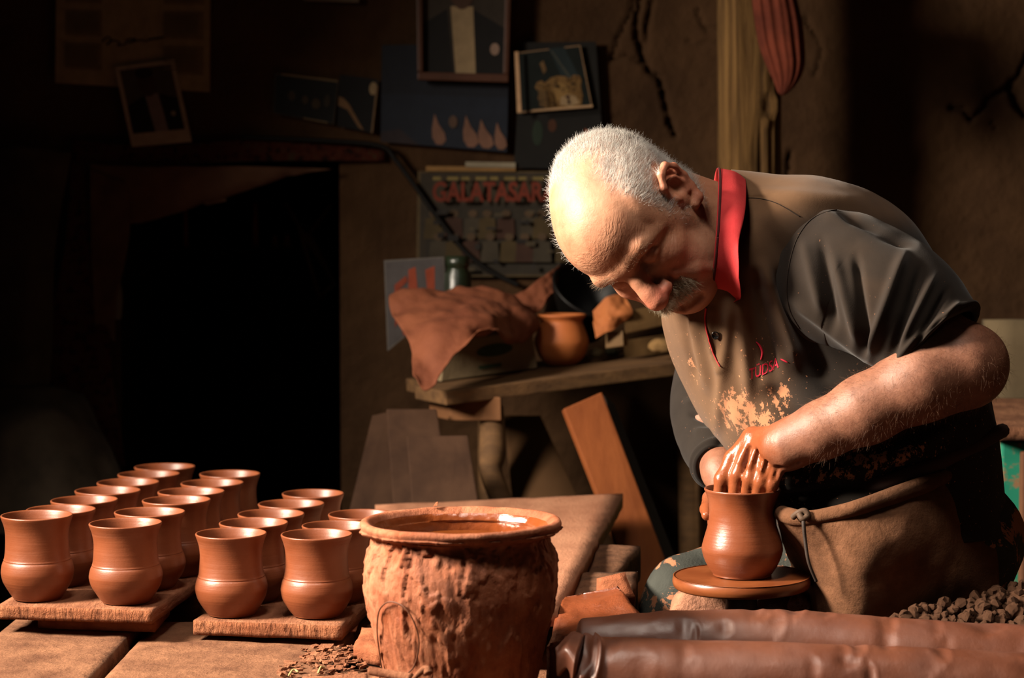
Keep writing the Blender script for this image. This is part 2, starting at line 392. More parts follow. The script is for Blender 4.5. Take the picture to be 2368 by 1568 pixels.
M_JARIN = wet_mat('wet_slip', (120, 58, 26), (150, 78, 40), 0.08, 0.3, 45, 0.5)
jr = thing('slip_jar', (JX, JY, z0j), 'wide clay jar caked in dried slip and filled with muddy water', 'jar')
V, F = jar(); ringi = np.array([min(f) // 340 for f in F]); mk('jar_body', V, F, None, jr, mats=[M_JAR, M_JARIN], midx=(ringi > 9 * 17).astype(int))
# muddy water
zw = JZ - 0.026; th = np.linspace(0, 2 * math.pi, 73)[:-1]; rr = np.linspace(0.0, 0.0985, 26)
WV = np.array([(JX + r * math.cos(a), JY + r * math.sin(a), zw) for r in rr[1:] for a in th]); WV[:, 2] += 0.0006 * fbm(WV * 45, 2)
WV = np.vstack([WV, [(JX, JY, zw)]]); WF = grid_faces(25, 72, True) + [(len(WV) - 1, j, (j + 1) % 72) for j in range(72)]
mw, t, b, v = base('muddy_water', 0.06, 0.6); b.inputs['Base Color'].default_value = lin((118, 62, 26))
bump(t, b, t.noise(v, 38, 3, 0.5), 0.25, 0.004)
mk('muddy_water', WV, WF, mw, jr)
# loop of cutting wire stuck on the jar's side, and the little scrap on the rim
def jar_surf(px, py, off=0.002):
    r = ray(px, py); o = CAM; rad = 0.112 + off
    a = r[0] ** 2 + r[1] ** 2; bq = 2 * (r[0] * (o[0] - JX) + r[1] * (o[1] - JY)); c = (o[0] - JX) ** 2 + (o[1] - JY) ** 2
    # radius follows the jar wall at the height that the ray reaches
    for _ in range(4):
        disc = max(bq * bq - 4 * a * (c - rad * rad), 1e-6); tt = (-bq - math.sqrt(disc)) / (2 * a); z = (o + r * tt)[2] - z0j
        rad = np.interp(z, [0, 0.02, 0.057, 0.10, 0.132, 0.152, 0.172, 0.188], [0.079, 0.087, 0.0965, 0.107, 0.113, 0.1145, 0.1125, 0.1065]) + off
    return o + r * tt
wp = [(884, 1552), (876, 1500), (872, 1455), (876, 1415), (890, 1396), (908, 1392), (932, 1402), (952, 1428), (966, 1465), (968, 1500), (958, 1540), (940, 1560)]
path = catmull([jar_surf(x, y, 0.0045) for x, y in wp], 60)
V, F = tube(path, 0.0009, 6); wl = mk('wire_loop', V, F, mat('clay_coated_wire', (120, 70, 44), (90, 50, 30), 30, 0.6, 0.3), None)
tag(wl, 'thin loop of clay-coated wire hanging on the side of the big jar', 'wire loop')
V, F = slab_mesh(np.array([P(1000, 1172, 2.52), P(1012, 1170, 2.52), P(1014, 1160, 2.525), P(1008, 1162, 2.525)]), 0.004, 0.003, 0.0008, 3, axis=(0, -1, 0))
mk('clay_scrap', V, F, M_BRICK, jr)

# ================================================================ wheel and the pot on it
WC = P(1715, 1331, 2.66); WX, WY, WZ = WC
wheel = thing('potters_wheel', (WX, WY, 0.05), "round clay-coated potter's wheel head turning on a dark shaft", 'wheel')
wp = [(0, 0), (0.082, 0.0), (0.0880, 0.0010), (0.0905, -0.0040), (0.0902, -0.0100), (0.086, -0.0155), (0.070, -0.0170), (0.030, -0.018), (0, -0.018)]
pr = smooth_prof(wp, 4); pr[:, 0] = np.clip(pr[:, 0], 0, 1)
grooves = 0.0006 * np.sin(pr[:, 0] * 900) * (pr[:, 0] > 0.05) * (pr[:, 0] < 0.082) * (pr[:, 1] > -0.001)
pr[:, 1] += grooves
V, F = lathe(pr, 96, (WX, WY, WZ)); V[:, 2] += 0.0012 * (V[:, 0] - WX) / 0.09
mk('wheel_head', V, F, M_WHEEL, wheel)
V, F = lathe([(0.0, 0), (0.0205, 0), (0.0205, -0.02), (0.0215, -0.03), (0.0205, -0.05), (0.021, -0.30), (0.021, -(WZ - 0.14)), (0, -(WZ - 0.14))], 32, (WX, WY, WZ - 0.0165))
mk('shaft', V, F, mat('dark_iron', (40, 26, 18), (58, 36, 24), 20, 0.55, 0.4), wheel)
V, F = lathe([(0.0, 0.05), (0.090, 0.05), (0.095, 0.06), (0.095, 0.10), (0.090, 0.11), (0.03, 0.12), (0, 0.12)], 48, (WX, WY, 0.0))
mk('flywheel', V, F, mat('old_flywheel_wood', (70, 46, 30), (92, 62, 40), 12, 0.85), wheel)
POT = [(0.0, 0.0), (0.035, 0.0), (0.0380, 0.002), (0.0425, 0.008), (0.0492, 0.020), (0.0528, 0.031), (0.0533, 0.037), (0.0512, 0.046), (0.0478, 0.058), (0.0453, 0.068), (0.0440, 0.078), (0.0438, 0.087), (0.0447, 0.096), (0.0470, 0.104), (0.0498, 0.1105), (0.0508, 0.1125), (0.0510, 0.1140), (0.0503, 0.1150),
       (0.0488, 0.1143), (0.0460, 0.108), (0.0425, 0.098), (0.0405, 0.086), (0.0415, 0.07), (0.044, 0.058), (0.0475, 0.045), (0.048, 0.033), (0.044, 0.018), (0.034, 0.009), (0.0, 0.007)]
ob = bpy.data.objects.new('thrown_pot', mug_mesh('thrown_pot', 9, M_POT, POT)); COL.objects.link(ob); ob.location = (WX + 0.0005, WY, WZ + 0.0005)
tag(ob, "glossy wet clay pot being thrown on the potter's wheel", 'pot')
POT_Z = WZ

# ================================================================ long slab behind the jar and the blocks under it
q = np.array([G(1000, 1400, 0.700), G(1290, 1404, 0.700), G(1441, 1141, 0.704), G(866, 1166, 0.696)])
V, F = slab_mesh(q, 0.026, 0.014, 0.003, 51, 0.002)
tag(mk('long_board', V, F, mat('pale_clay_board', (158, 106, 80), (188, 134, 104), 12, 0.9, 0.12, 50, 0.5, 0.004, (1.5, .6, 1.5))), 'long dusty board lying level behind the big jar', 'board')
def lump(name, c, r, m, seed, rough=0.25, label=None, cat=None, parent=None, group=None, rot=0.0, flat=0.0, nsub=4, sc=1.0):
    bm = bmesh.new(); bmesh.ops.create_icosphere(bm, subdivisions=nsub, radius=1.0)
    V = np.array([v.co for v in bm.verts]); F = [[v.index for v in f.verts] for f in bm.faces]; bm.free()
    d = 1 + rough * fbm(V * 1.6 * sc + seed * 5.3, 4) + rough * 0.5 * np.abs(fbm(V * 3.7 * sc + seed, 3))
    V = V * d[:, None]
    if flat: V = np.sign(V) * np.abs(V) ** (1 - flat)
    V = V * np.asarray(r); c_, s_ = math.cos(rot), math.sin(rot); V = V @ np.array([[c_, s_, 0], [-s_, c_, 0], [0, 0, 1]])
    V[:, 2] = np.maximum(V[:, 2], -r[2] * 0.8)
    o = mk(name, V + np.asarray(c), F, m, parent)
    if label: tag(o, label, cat, group)
    return o
def block(name, quad, th, m, seed, label, cat, group=None, rough=0.005, parent=None):
    V, F = slab_mesh(np.array(quad), th, 0.011, rough, seed, 0.007, scale=32)
    o = mk(name, V, F, m, parent)
    if label: tag(o, label, cat, group)
    return o
block('stone_block', [P(1330, 1335, 2.96), P(1428, 1325, 2.95), P(1482, 1262, 3.14), P(1370, 1255, 3.16)], 0.055, M_DRY, 61, 'grey-brown stone block under the right edge of the long board', 'block', 'blocks piled beside the long board')
block('stone_block', [P(1290, 1404, 2.72), P(1455, 1388, 2.70), P(1478, 1318, 2.90), P(1330, 1322, 2.92)], 0.06, M_DRY, 62, 'pitted clay block between the stone block and the wet clay heap', 'block', 'blocks piled beside the long board')
V, F = slab_mesh(np.array([P(1378, 1336, 2.67), P(1446, 1322, 2.67), P(1470, 1378, 2.655), P(1384, 1382, 2.655)]), 0.03, 0.01, 0.003, 66, 0.005, (0, -0.6, 0.8))
tag(mk('brick_piece', V, F, M_BRICK), 'pale pitted brick piece stuck into the wet clay heap', 'brick')
# wet clay heap: faceted ridge
hp = [P(1300, 1440, 2.55), P(1380, 1430, 2.56), P(1282, 1478, 2.50), P(1300, 1382, 2.62), P(1345, 1368, 2.65), P(1432, 1345, 2.64), P(1478, 1395, 2.63), P(1510, 1440, 2.60), P(1400, 1500, 2.47), P(1330, 1420, 2.56), P(1420, 1395, 2.59), P(1440, 1440, 2.55), P(1340, 1460, 2.52)]
def heap(pts, zb, m, name, label, cat, seed, res=60, k=0.03, amp=0.004):
    pts = np.array(pts); lo = pts.min(0)[:2] - 0.03; hi = pts.max(0)[:2] + 0.03
    gx = np.linspace(lo[0], hi[0], res); gy = np.linspace(lo[1], hi[1], res); X, Y = np.meshgrid(gx, gy, indexing='ij')
    d2 = (X[..., None] - pts[:, 0]) ** 2 + (Y[..., None] - pts[:, 1]) ** 2; w = 1 / (d2 + 0.0010) ** 1.5
    Z = (w * pts[:, 2]).sum(-1) / w.sum(-1); dm = np.sqrt(d2.min(-1))
    Z = zb + (Z - zb) * (1 - sstep(k * 0.6, k * 1.6, dm))
    Q = np.stack([X, Y, Z], -1).reshape(-1, 3); Q[:, 2] += amp * fbm(Q * np.array([26, 26, 10]) + seed, 2) + amp * .5 * fbm(Q * np.array([80, 80, 20]) + seed, 4); Q[:, 2] = np.maximum(Q[:, 2], zb)
    n = len(Q); B = Q.copy(); B[:, 2] = zb - 0.006
    F = grid_faces(res, res); Fb = [tuple(i + n for i in reversed(f)) for f in F]
    side = []; e = [i * res for i in range(res)] + [(res - 1) * res + j for j in range(1, res)] + [i * res + res - 1 for i in range(res - 2, -1, -1)] + [j for j in range(res - 2, 0, -1)]
    for a, b_ in zip(e, e[1:] + e[:1]): side.append((a, b_, b_ + n, a + n))
    o = mk(name, np.vstack([Q, B]), F + Fb + side, m); return tag(o, label, cat)
V, F = slab_mesh(np.array([P(1262, 1492, 2.50), P(1512, 1470, 2.525), P(1432, 1346, 2.655), P(1302, 1372, 2.655)]), 0.055, 0.005, 0.0120, 14, 0.018, scale=15)
V[:, 2] = np.maximum(V[:, 2], 0.6085)
tag(mk('wet_clay_heap', V, F, M_WETCLAY), 'shiny wet heap of slumped clay between the jar and the wheel', 'clay heap')
# clay lumps around the shaft
lump('clay_lump', P(1628, 1440, 2.745), (0.046, 0.034, 0.046), mat('pale_splashed_clay', (150, 98, 72), (196, 136, 104), 40, 0.7, 0.3, 60, 1.0, 0.008), 5, 0.2, 'pale cracked clay lump left of the wheel shaft', 'clay lump', flat=0.35)
lump('clay_lump', P(1796, 1440, 2.735), (0.038, 0.030, 0.044), wet_mat('grey_wet_clay', (96, 64, 50), (130, 88, 70), 0.1, 0.5, 50, 0.8), 8, 0.25, 'glistening grey clay lump right of the wheel shaft', 'clay lump', flat=0.35)
lump('clay_lump', P(1852, 1415, 2.70), (0.018, 0.016, 0.028), M_WETCLAY, 11, 0.35, 'small brown clay lump hanging beside the grey lump by the apron', 'clay lump')
# ================================================================ pugged clay logs
def clay_log(pts, rads, seed, dents, label):
    n, m = 220, 72
    path = catmull([P(*p) for p in pts], n); rad = np.interp(np.linspace(0, 1, n), np.linspace(0, 1, len(rads)), rads)
    T, A, B = frames(path); a = np.arange(m) * 2 * math.pi / m
    # angle measured from straight up, turning towards the camera
    up = np.array([0, 0, 1.0]); Z = up - T * (T @ up)[:, None]; Z /= np.linalg.norm(Z, axis=1, keepdims=True); X = np.cross(T, Z)
    if X[0, 1] > 0: X = -X
    D = Z[:, None] * np.cos(a)[None, :, None] + X[:, None] * np.sin(a)[None, :, None]
    ends = np.minimum(np.arange(n), n - 1 - np.arange(n)) / 7.0
    endk = np.sqrt(np.clip(1 - (1 - np.clip(ends, 0, 1)) ** 2, 0.02, 1))
    R = (rad * endk)[:, None] * np.ones((n, m))
    base_ = path[:, None] + R[..., None] * D
    R = R + 0.0022 * fbm(base_.reshape(-1, 3) * 14 + seed, 3).reshape(n, m) + 0.0007 * fbm(base_.reshape(-1, 3) * np.array([30, 90, 90]) + seed, 3).reshape(n, m)
    px = np.arange(n)[:, None] / (n - 1) * np.ones((1, m)); aa = (a + math.pi) % (2 * math.pi) - math.pi; aa = aa[None, :] * np.ones((n, 1))
    L = np.linalg.norm(path[-1] - path[0])
    for (u, ang, wu, wa, dep, ridge) in dents:
        du = (px - u) * L / wu; da = (aa - ang) * rad.mean() / wa; q = du * du + da * da
        R = R - dep * np.exp(-q) + ridge * np.exp(-((np.sqrt(q) - 1.25) / 0.35) ** 2) * (du > 0)
    V = path[:, None] + R[..., None] * D
    V[..., 2] = np.maximum(V[..., 2], 0.6085)
    o = mk('clay_log', V.reshape(-1, 3), grid_faces(n, m, True, True), M_LOG)
    return tag(o, label, 'clay log', 'logs of pugged clay in front of the potter')
rd = np.random.default_rng(3)
def dents(k): return [(rd.uniform(0.12, 0.98), rd.uniform(-0.2, 1.2), rd.uniform(0.005, 0.014), rd.uniform(0.008, 0.022), rd.uniform(0.0012, 0.0036), rd.uniform(0.0002, 0.0012)) for _ in range(k)]
clay_log([(1330, 1490, 2.50), (1560, 1492, 2.49), (1800, 1498, 2.475), (2100, 1522, 2.455), (2500, 1545, 2.445)], [0.030, 0.042, 0.047, 0.048, 0.048], 2.0, dents(20), 'long smooth clay log lying behind, nearer the wheel')
clay_log([(1318, 1560, 2.36), (1560, 1572, 2.35), (1900, 1584, 2.34), (2200, 1596, 2.335), (2520, 1612, 2.33)], [0.044, 0.047, 0.047, 0.047, 0.047], 7.0, dents(18) + [(0.045, 0.6, 0.016, 0.03, 0.012, 0.006), (0.075, 0.75, 0.010, 0.03, 0.008, 0.006)], 'shiny clay log with a torn end, front of the pair')
# torn flap on the log's end
fp = np.array([[P(1290, 1560, 2.335), P(1286, 1520, 2.33), P(1283, 1500, 2.335)], [P(1310, 1545, 2.325), P(1308, 1500, 2.32), P(1322, 1462, 2.36)], [P(1322, 1580, 2.32), P(1330, 1525, 2.31), P(1345, 1468, 2.35)]])
g1 = np.array([catmull(r, 14) for r in fp]); g2 = np.array([catmull(g1[:, j], 14) for j in range(14)]).transpose(1, 0, 2)
Vf = g2.reshape(-1, 3); Vf = Vf + 0.002 * fbm(Vf * 40, 3)[:, None]; Vb = Vf + np.array([0.004, 0.008, -0.003]); nF = len(Vf)
Ff = grid_faces(14, 14); e = [i * 14 for i in range(14)] + [13 * 14 + j for j in range(1, 14)] + [i * 14 + 13 for i in range(12, -1, -1)] + [j for j in range(12, 0, -1)]
o = mk('clay_flap', np.vstack([Vf, Vb]), Ff + [tuple(i + nF for i in reversed(f)) for f in Ff] + [(a, b_, b_ + nF, a + nF) for a, b_ in zip(e, e[1:] + e[:1])], M_LOG)
tag(o, 'folded thin clay flap at the torn end of the front log', 'clay flap')

# ================================================================ rubble of dry clay at the right
rub = thing('clay_rubble', (P(2240, 1480, 2.54)[0], 2.56, 0.604), 'heap of dry crumbly clay chunks behind the logs at right', 'clay rubble')
rc = []
for k in range(7):
    bm = bmesh.new(); bmesh.ops.create_icosphere(bm, subdivisions=2, radius=1.0)
    Vc = np.array([v_.co for v_ in bm.verts]); Fc = [[v_.index for v_ in f_.verts] for f_ in bm.faces]; bm.free()
    Vc = Vc * (1 + 0.55 * fbm(Vc * 1.4 + k * 9.1, 3))[:, None] * np.array([1, 0.85, 0.75])
    me = bpy.data.meshes.new('clay_chunk'); me.from_pydata(Vc.tolist(), [], Fc); me.materials.append(M_DRY); rc.append(me)
for k in range(280):
    x = rd.uniform(2045, 2400); top = np.interp(x, [2040, 2120, 2250, 2400], [1452, 1408, 1378, 1345]); y = rd.uniform(top, 1478); d = 2.515 + (1478 - y) * 0.0006 + rd.uniform(-.006, .006)
    o = bpy.data.objects.new('clay_chunk', rc[k % 7]); COL.objects.link(o); o.parent = rub
    o.location = (P(x, y, d) - ORG[rub]).tolist(); s = rd.uniform(0.0035, 0.0105); o.scale = (s, s, s); o.rotation_euler = rd.uniform(0, 6.28, 3)
cr = []
for x in np.linspace(2060, 2400, 12):
    top = np.interp(x, [2040, 2120, 2250, 2400], [1462, 1418, 1388, 1355]); cr.append((P(x, top, 2.575), P(x, 1500, 2.525)))
Vr = np.array([q for a_, b_ in cr for q in ((a_[0], a_[1] + .02, 0.606), a_, b_, (b_[0], b_[1] - .01, 0.606))]); Fr = grid_faces(12, 4, True, True)
mk('crumb_core', Vr, Fr, M_DRY, rub, smooth=False)
V, F = slab_mesh(np.array([(0.47, 2.503, 0.604), (0.80, 2.503, 0.604), (0.80, 2.62, 0.604), (0.47, 2.62, 0.604)]), 0.05, 0.02, 0.002, 8)
tag(mk('stone_ledge', V, F, M_SLAB), 'stone ledge under the dry clay rubble at right', 'ledge')

# ================================================================ shavings and scraps in front of the jar
chips = []; off = 0; VV, FF = [], []
for k in range(420):
    u = rd.random(); px = rd.uniform(640, 1000); py = rd.uniform(1512, 1600) if px > 700 else rd.uniform(1535, 1600)
    if rd.random() < 0.35: px = rd.uniform(700, 900); py = rd.uniform(1495, 1535)
    g = G(px, py, 0.6245 if px < 830 else 0.618); s = rd.uniform(0.0015, 0.0050) * (1 if rd.random() < .8 else 1.8)
    v8 = np.array([[-1, -1, -1], [1, -1, -1], [1, 1, -1], [-1, 1, -1], [-1, -1, 1], [1, -1, 1], [1, 1, 1], [-1, 1, 1]]) * rd.uniform(0.4, 1.0, (8, 3)) * np.array([1.3, 0.8, 0.35]) * s
    R_ = np.array(Matrix.Rotation(rd.uniform(0, 6.28), 3, 'Z') @ Matrix.Rotation(rd.uniform(-.6, .6), 3, 'X'))
    VV.append(v8 @ R_.T + g + np.array([0, 0, s * 0.3])); FF += [tuple(i + off for i in f) for f in ((3, 2, 1, 0), (4, 5, 6, 7), (0, 1, 5, 4), (1, 2, 6, 5), (2, 3, 7, 6), (3, 0, 4, 7))]; off += 8
o = mk('clay_shavings', np.vstack(VV), FF, M_BOARD, smooth=False); tag(o, 'scatter of small clay shavings between the right board and the jar', 'shavings', kind='stuff')
# rolled clay strip and curled scrap at the bottom edge, lying on a low mound of scraps
heap([P(800, 1612, 2.315), P(870, 1590, 2.318), P(960, 1598, 2.30), P(900, 1640, 2.27), P(1000, 1640, 2.26)], 0.6135, M_BOARD, 'scrap_mound', 'low crumbly mound of clay scraps under the coil before the jar', 'scrap mound', 6.0, res=44, k=0.024, amp=0.003)
V, F = tube(catmull([P(854, 1551, 2.335), P(900, 1559, 2.325), P(952, 1568, 2.310)], 14), 0.0052, 14)
tag(mk('clay_coil', V, F, M_BOARD), 'short rolled clay coil lying in front of the jar', 'clay coil')
cp = [(770, 1575), (800, 1560), (850, 1556), (900, 1568), (940, 1580)]
q = np.array([G(672, 1600, 0.628), G(860, 1600, 0.628), G(850, 1556, 0.629), G(700, 1562, 0.628)]); V, F = slab_mesh(q, 0.004, 0.008, 0.0025, 71, 0.002)
tag(mk('clay_scrap', V, F, M_BOARD), 'flat ragged clay scrap at the bottom edge beside the coil', 'clay scrap')
V, F = tube(catmull([P(952, 1576, 2.305), P(966, 1560, 2.305), P(984, 1547, 2.308), P(990, 1558, 2.305)], 16), np.linspace(0.002, 0.006, 16), 8)
tag(mk('clay_curl', V, F, M_BOARD), 'small upturned clay curl at the foot of the jar', 'clay curl')
for i, (a_, b_, c_) in enumerate([((668, 1566), (678, 1556), (690, 1558)), ((736, 1560), (742, 1550), (750, 1548))]):
    V, F = tube(catmull([G(*a_, 0.627) + (0, 0, .002), G(*b_, 0.627) + (0, 0, .004), G(*c_, 0.627) + (0, 0, .002)], 8), 0.0014, 6)
    tag(mk('pale_straw', V, F, plain('pale_straw', (196, 176, 120))), ['bent pale straw bit at the bottom edge left of the scrap', 'upright pale straw bit among the shavings'][i], 'straw')
block('stone_piece', [G(815, 1492, 0.640), G(885, 1505, 0.640), G(880, 1452, 0.642), G(835, 1448, 0.642)], 0.022, M_BRICK, 77, 'broken stone piece wedged between the right board and the jar', 'stone')
# ================================================================ the room
YW = 4.40
M_WALL = mat('smoky_adobe_plaster', (66, 46, 31), (92, 66, 44), 3.2, 0.95, 0.08, 26, 0.7, 0.012, detail=10)
M_WALL2 = mat('dark_side_plaster', (70, 50, 36), (92, 68, 48), 3, 0.95, 0.08, 30, 0.5, 0.01)
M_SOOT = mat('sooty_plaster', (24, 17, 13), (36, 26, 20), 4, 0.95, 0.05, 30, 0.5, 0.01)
def quadobj(name, q, m, label=None, cat=None, kind='structure'):
    o = mk(name, q, [tuple(range(len(q)))], m, smooth=False, fix=False); tag(o, label, cat, None, kind); return o
XL, XR, YF, ZC = -2.0, 2.1, -1.7, 3.0
fl = hexa([(XL, YF, -.1), (XR, YF, -.1), (XR, 5.8, -.1), (XL, 5.8, -.1)], [(XL, YF, 0), (XR, YF, 0), (XR, 5.8, 0), (XL, 5.8, 0)])
tag(mk('floor', *fl, M_EARTH, smooth=False), 'dark packed earth floor of the workshop', 'floor', kind='structure')
def bx(x0, x1, y0, y1, z0, z1): return hexa([(x0, y0, z0), (x1, y0, z0), (x1, y1, z0), (x0, y1, z0)], [(x0, y0, z1), (x1, y0, z1), (x1, y1, z1), (x0, y1, z1)])
V, F = join([bx(XL - .2, XR + .2, YF - .2, 1.2, ZC, ZC + .1), bx(XL - .2, XR + .2, 1.9, 5.8, ZC, ZC + .1), bx(XL - .2, -.6, 1.2, 1.9, ZC, ZC + .1), bx(.1, XR + .2, 1.2, 1.9, ZC, ZC + .1)])
tag(mk('ceiling', V, F, M_WALL2, smooth=False), 'dark plastered workshop ceiling with a smoke hole', 'ceiling', kind='structure')
V, F = join([bx(XL - .2, XL, YF, 1.75, 0, ZC), bx(XL - .2, XL, 2.70, YW + .6, 0, ZC), bx(XL - .2, XL, 1.75, 2.70, 0, 1.55), bx(XL - .2, XL, 1.75, 2.70, 2.40, ZC)])
tag(mk('wall_left', V, F, M_WALL2, smooth=False), 'adobe side wall with the small high window', 'wall', kind='structure')
V, F = bx(XR, XR + .2, YF, YW + .6, 0, ZC); tag(mk('wall_right', V, F, M_WALL2, smooth=False), 'dark adobe side wall behind the potter', 'wall', kind='structure')
V, F = join([bx(XL, -1.2, YF - .2, YF, 0, ZC), bx(-.1, XR, YF - .2, YF, 0, ZC), bx(-1.2, -.1, YF - .2, YF, 2.4, ZC)])  # unseen wall; its opening is placed to suit the added fill lamp
tag(mk('wall_front', V, F, M_WALL2, smooth=False), 'wall behind the viewpoint with an opening added for the fill lamp', 'wall', kind='structure')
# ---- back wall: fine plaster surface, real cracks, opening of the hearth
ox0, ox1, oz = RY(278, 600, YW)[0], RY(786, 600, YW)[0], RY(500, 352, YW)[2]
xs = np.unique(np.concatenate([np.linspace(XL, -1.25, 12), np.arange(-1.25, 1.30, 0.0065), np.linspace(1.30, XR, 12), [ox0, ox1]]))
zs = np.unique(np.concatenate([np.linspace(0, 0.55, 16), np.arange(0.55, 1.72, 0.0065), np.linspace(1.72, ZC, 14), [oz]]))
X, Z = np.meshgrid(xs, zs, indexing='ij'); Q = np.stack([X, np.full_like(X, YW), Z], -1)
flat = Q.reshape(-1, 3); disp = 0.012 * fbm(flat * np.array([2.2, 1, 2.2]), 3) + 0.004 * fbm(flat * np.array([11, 1, 11]) + 3, 4) + 0.0016 * fbm(flat * np.array([45, 1, 45]) + 7, 3)
cracks = [([(1492, -40), (1478, 0), (1470, 60), (1482, 120), (1502, 165), (1524, 178), (1530, 205), (1541, 240), (1546, 272), (1562, 312)], 0.0045, 0.03),
          ([(1482, 140), (1452, 132), (1412, 138), (1428, 100), (1438, 66), (1456, 40), (1462, 0)], 0.0035, 0.018),
          ([(1508, 0), (1500, 40), (1490, 110)], 0.005, 0.02),
          ([(1614, 20), (1622, 50), (1645, 68), (1665, 64)], 0.003, 0.012), ([(1590, 90), (1620, 102), (1660, 98)], 0.003, 0.01),
          ([(1862, 40), (1878, 70), (1898, 95), (1900, 130), (1885, 170)], 0.003, 0.012), ([(1826, 350), (1822, 400), (1816, 440)], 0.004, 0.02),
          ([(2380, 120), (2356, 175), (2338, 196), (2312, 214), (2284, 228), (2276, 250), (2246, 278), (2226, 254), (2196, 250)], 0.0045, 0.025),
          ([(2338, 196), (2352, 240), (2372, 262)], 0.008, 0.035), ([(2290, 280), (2300, 298)], 0.003, 0.01)]
pts2 = flat[:, [0, 2]]; near = (flat[:, 0] > 0.15)
for pl, w, dep in cracks:
    pl = np.array([RY(x, y, YW)[[0, 2]] for x, y in pl]); dmin = np.full(len(flat), 9.0)
    wob = pts2 + 0.004 * np.stack([fbm(flat * 60 + 1, 2), fbm(flat * 60 + 9, 2)], 1)
    for a, b_ in zip(pl[:-1], pl[1:]):
        ab = b_ - a; tt = np.clip(((wob - a) @ ab) / (ab @ ab), 0, 1); dmin = np.minimum(dmin, np.linalg.norm(wob - a - tt[:, None] * ab, axis=1))
    disp = disp - dep * np.exp(-(dmin / w) ** 2) * near
flat[:, 1] -= disp
inside = (X > ox0 - 1e-6) & (X < ox1 + 1e-6) & (Z < oz + 1e-6)
nz = len(zs); F = []
cx = (xs[:-1] + xs[1:]) / 2; cz = (zs[:-1] + zs[1:]) / 2
for i in range(len(xs) - 1):
    for j in range(nz - 1):
        if ox0 < cx[i] < ox1 and cz[j] < oz: continue
        F.append((i * nz + j, (i + 1) * nz + j, (i + 1) * nz + j + 1, i * nz + j + 1))
wb = mk('wall_back', flat, F, M_WALL, fix=False); tag(wb, 'cracked smoke-darkened adobe wall hung with pictures', 'wall', kind='structure')
# chamber behind the opening: five inner faces, thick
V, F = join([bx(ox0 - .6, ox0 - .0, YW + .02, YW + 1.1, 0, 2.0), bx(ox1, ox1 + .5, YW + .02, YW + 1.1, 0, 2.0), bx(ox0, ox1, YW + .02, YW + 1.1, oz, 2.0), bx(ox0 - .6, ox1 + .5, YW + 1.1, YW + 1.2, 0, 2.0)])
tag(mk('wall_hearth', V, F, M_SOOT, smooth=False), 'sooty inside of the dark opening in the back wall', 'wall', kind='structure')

# ================================================================ wooden post and the cloth bag on it
m, t, b, v = base('weathered_post_wood', 0.85, 0.15)
g = t.noise(mapped(t, v, (1, 1, 0.06)), 46, 8, 0.7, 1.2)
t.link(t.ramp(g, [(0.30, lin((58, 40, 22))), (0.48, lin((104, 76, 42))), (0.66, lin((136, 102, 58)))]), b.inputs['Base Color']); bump(t, b, g, 0.8, 0.008); M_POST = m
YP = 4.06
pc0, pc1 = RY(1670, 300, YP)[0], RY(1812, 300, YP)[0]; pcx = (pc0 + pc1) / 2; pw = (pc1 - pc0) / 2
n, mm = 150, 72; zz = np.linspace(0, ZC, n); a = np.arange(mm) * 2 * math.pi / mm
ca, sa = np.cos(a), np.sin(a); sq = np.stack([np.sign(ca) * np.abs(ca) ** 0.55, np.sign(sa) * np.abs(sa) ** 0.55], 1)
V = np.zeros((n, mm, 3)); V[..., 0] = pcx + sq[None, :, 0] * pw; V[..., 1] = YP + pw + sq[None, :, 1] * pw; V[..., 2] = zz[:, None]
Q = V.reshape(-1, 3); ang = np.tile(a, n)
rad = 0.006 * fbm(np.stack([np.cos(ang) * 6, np.sin(ang) * 6, Q[:, 2] * 1.2], 1), 4) + 0.004 * fbm(np.stack([np.cos(ang) * 22, np.sin(ang) * 22, Q[:, 2] * 1.1], 1) + 4, 3)
split = RY(1756, 300, YP)[0] + 0.006 * np.sin(Q[:, 2] * 7); rad -= 0.016 * np.exp(-((Q[:, 0] - split) / 0.005) ** 2) * (Q[:, 1] < YP + 0.02)
kz = RY(1780, 245, YP); kd = np.hypot(Q[:, 0] - kz[0], Q[:, 2] - kz[2]); rad += 0.008 * np.exp(-((kd - 0.022) / 0.007) ** 2) * (Q[:, 1] < YP + 0.03) - 0.01 * np.exp(-(kd / 0.012) ** 2) * (Q[:, 1] < YP + 0.03)
rad -= 0.010 * (Q[:, 0] > split) * (Q[:, 1] < YP + 0.03)
dirs = np.stack([np.tile(sq[:, 0], n), np.tile(sq[:, 1], n), np.zeros(len(Q))], 1)
Q += dirs * rad[:, None]; Q[:, 0] += 0.006 * np.sin(Q[:, 2] * 2.3)
o = mk('roof_post', Q, grid_faces(n, mm, True, True), M_POST); tag(o, 'weathered wooden roof post with a knot and long splits', 'post')
M_BAG = mat('rust_cloth', (110, 52, 36), (78, 36, 26), 14, 0.9, 0.1, 120, 0.3, 0.002)
nb, mb = 70, 96; prof = [(1785, -70, 40), (1790, -10, 50), (1800, 50, 54), (1808, 105, 52), (1816, 150, 44), (1818, 185, 30), (1812, 212, 14), (1810, 220, 4)]
pr = catmull(prof, nb); V = []
for i, (px, py, hw_) in enumerate(pr):
    c = RY(px, py, YP - 0.04); r = max(hw_, 2) / FPX * YP
    for k in range(mb):
        th = 2 * math.pi * k / mb; fold = 1 + (0.16 * abs(math.sin(th * 6 + 0.4 + i * 0.012)) - .08 + 0.07 * math.sin(th * 15 + i * 0.04)) * min(1, r / .02)
        V.append(c + np.array([math.cos(th) * r * (0.96 + 0.04 * fold), math.sin(th) * min(r * 0.8, 0.032) * fold * 1.1, 0]))
o = mk('cloth_bag', V, grid_faces(nb, mb, True, True), M_BAG); tag(o, 'rust red cloth bundle hanging on the wooden post', 'cloth')

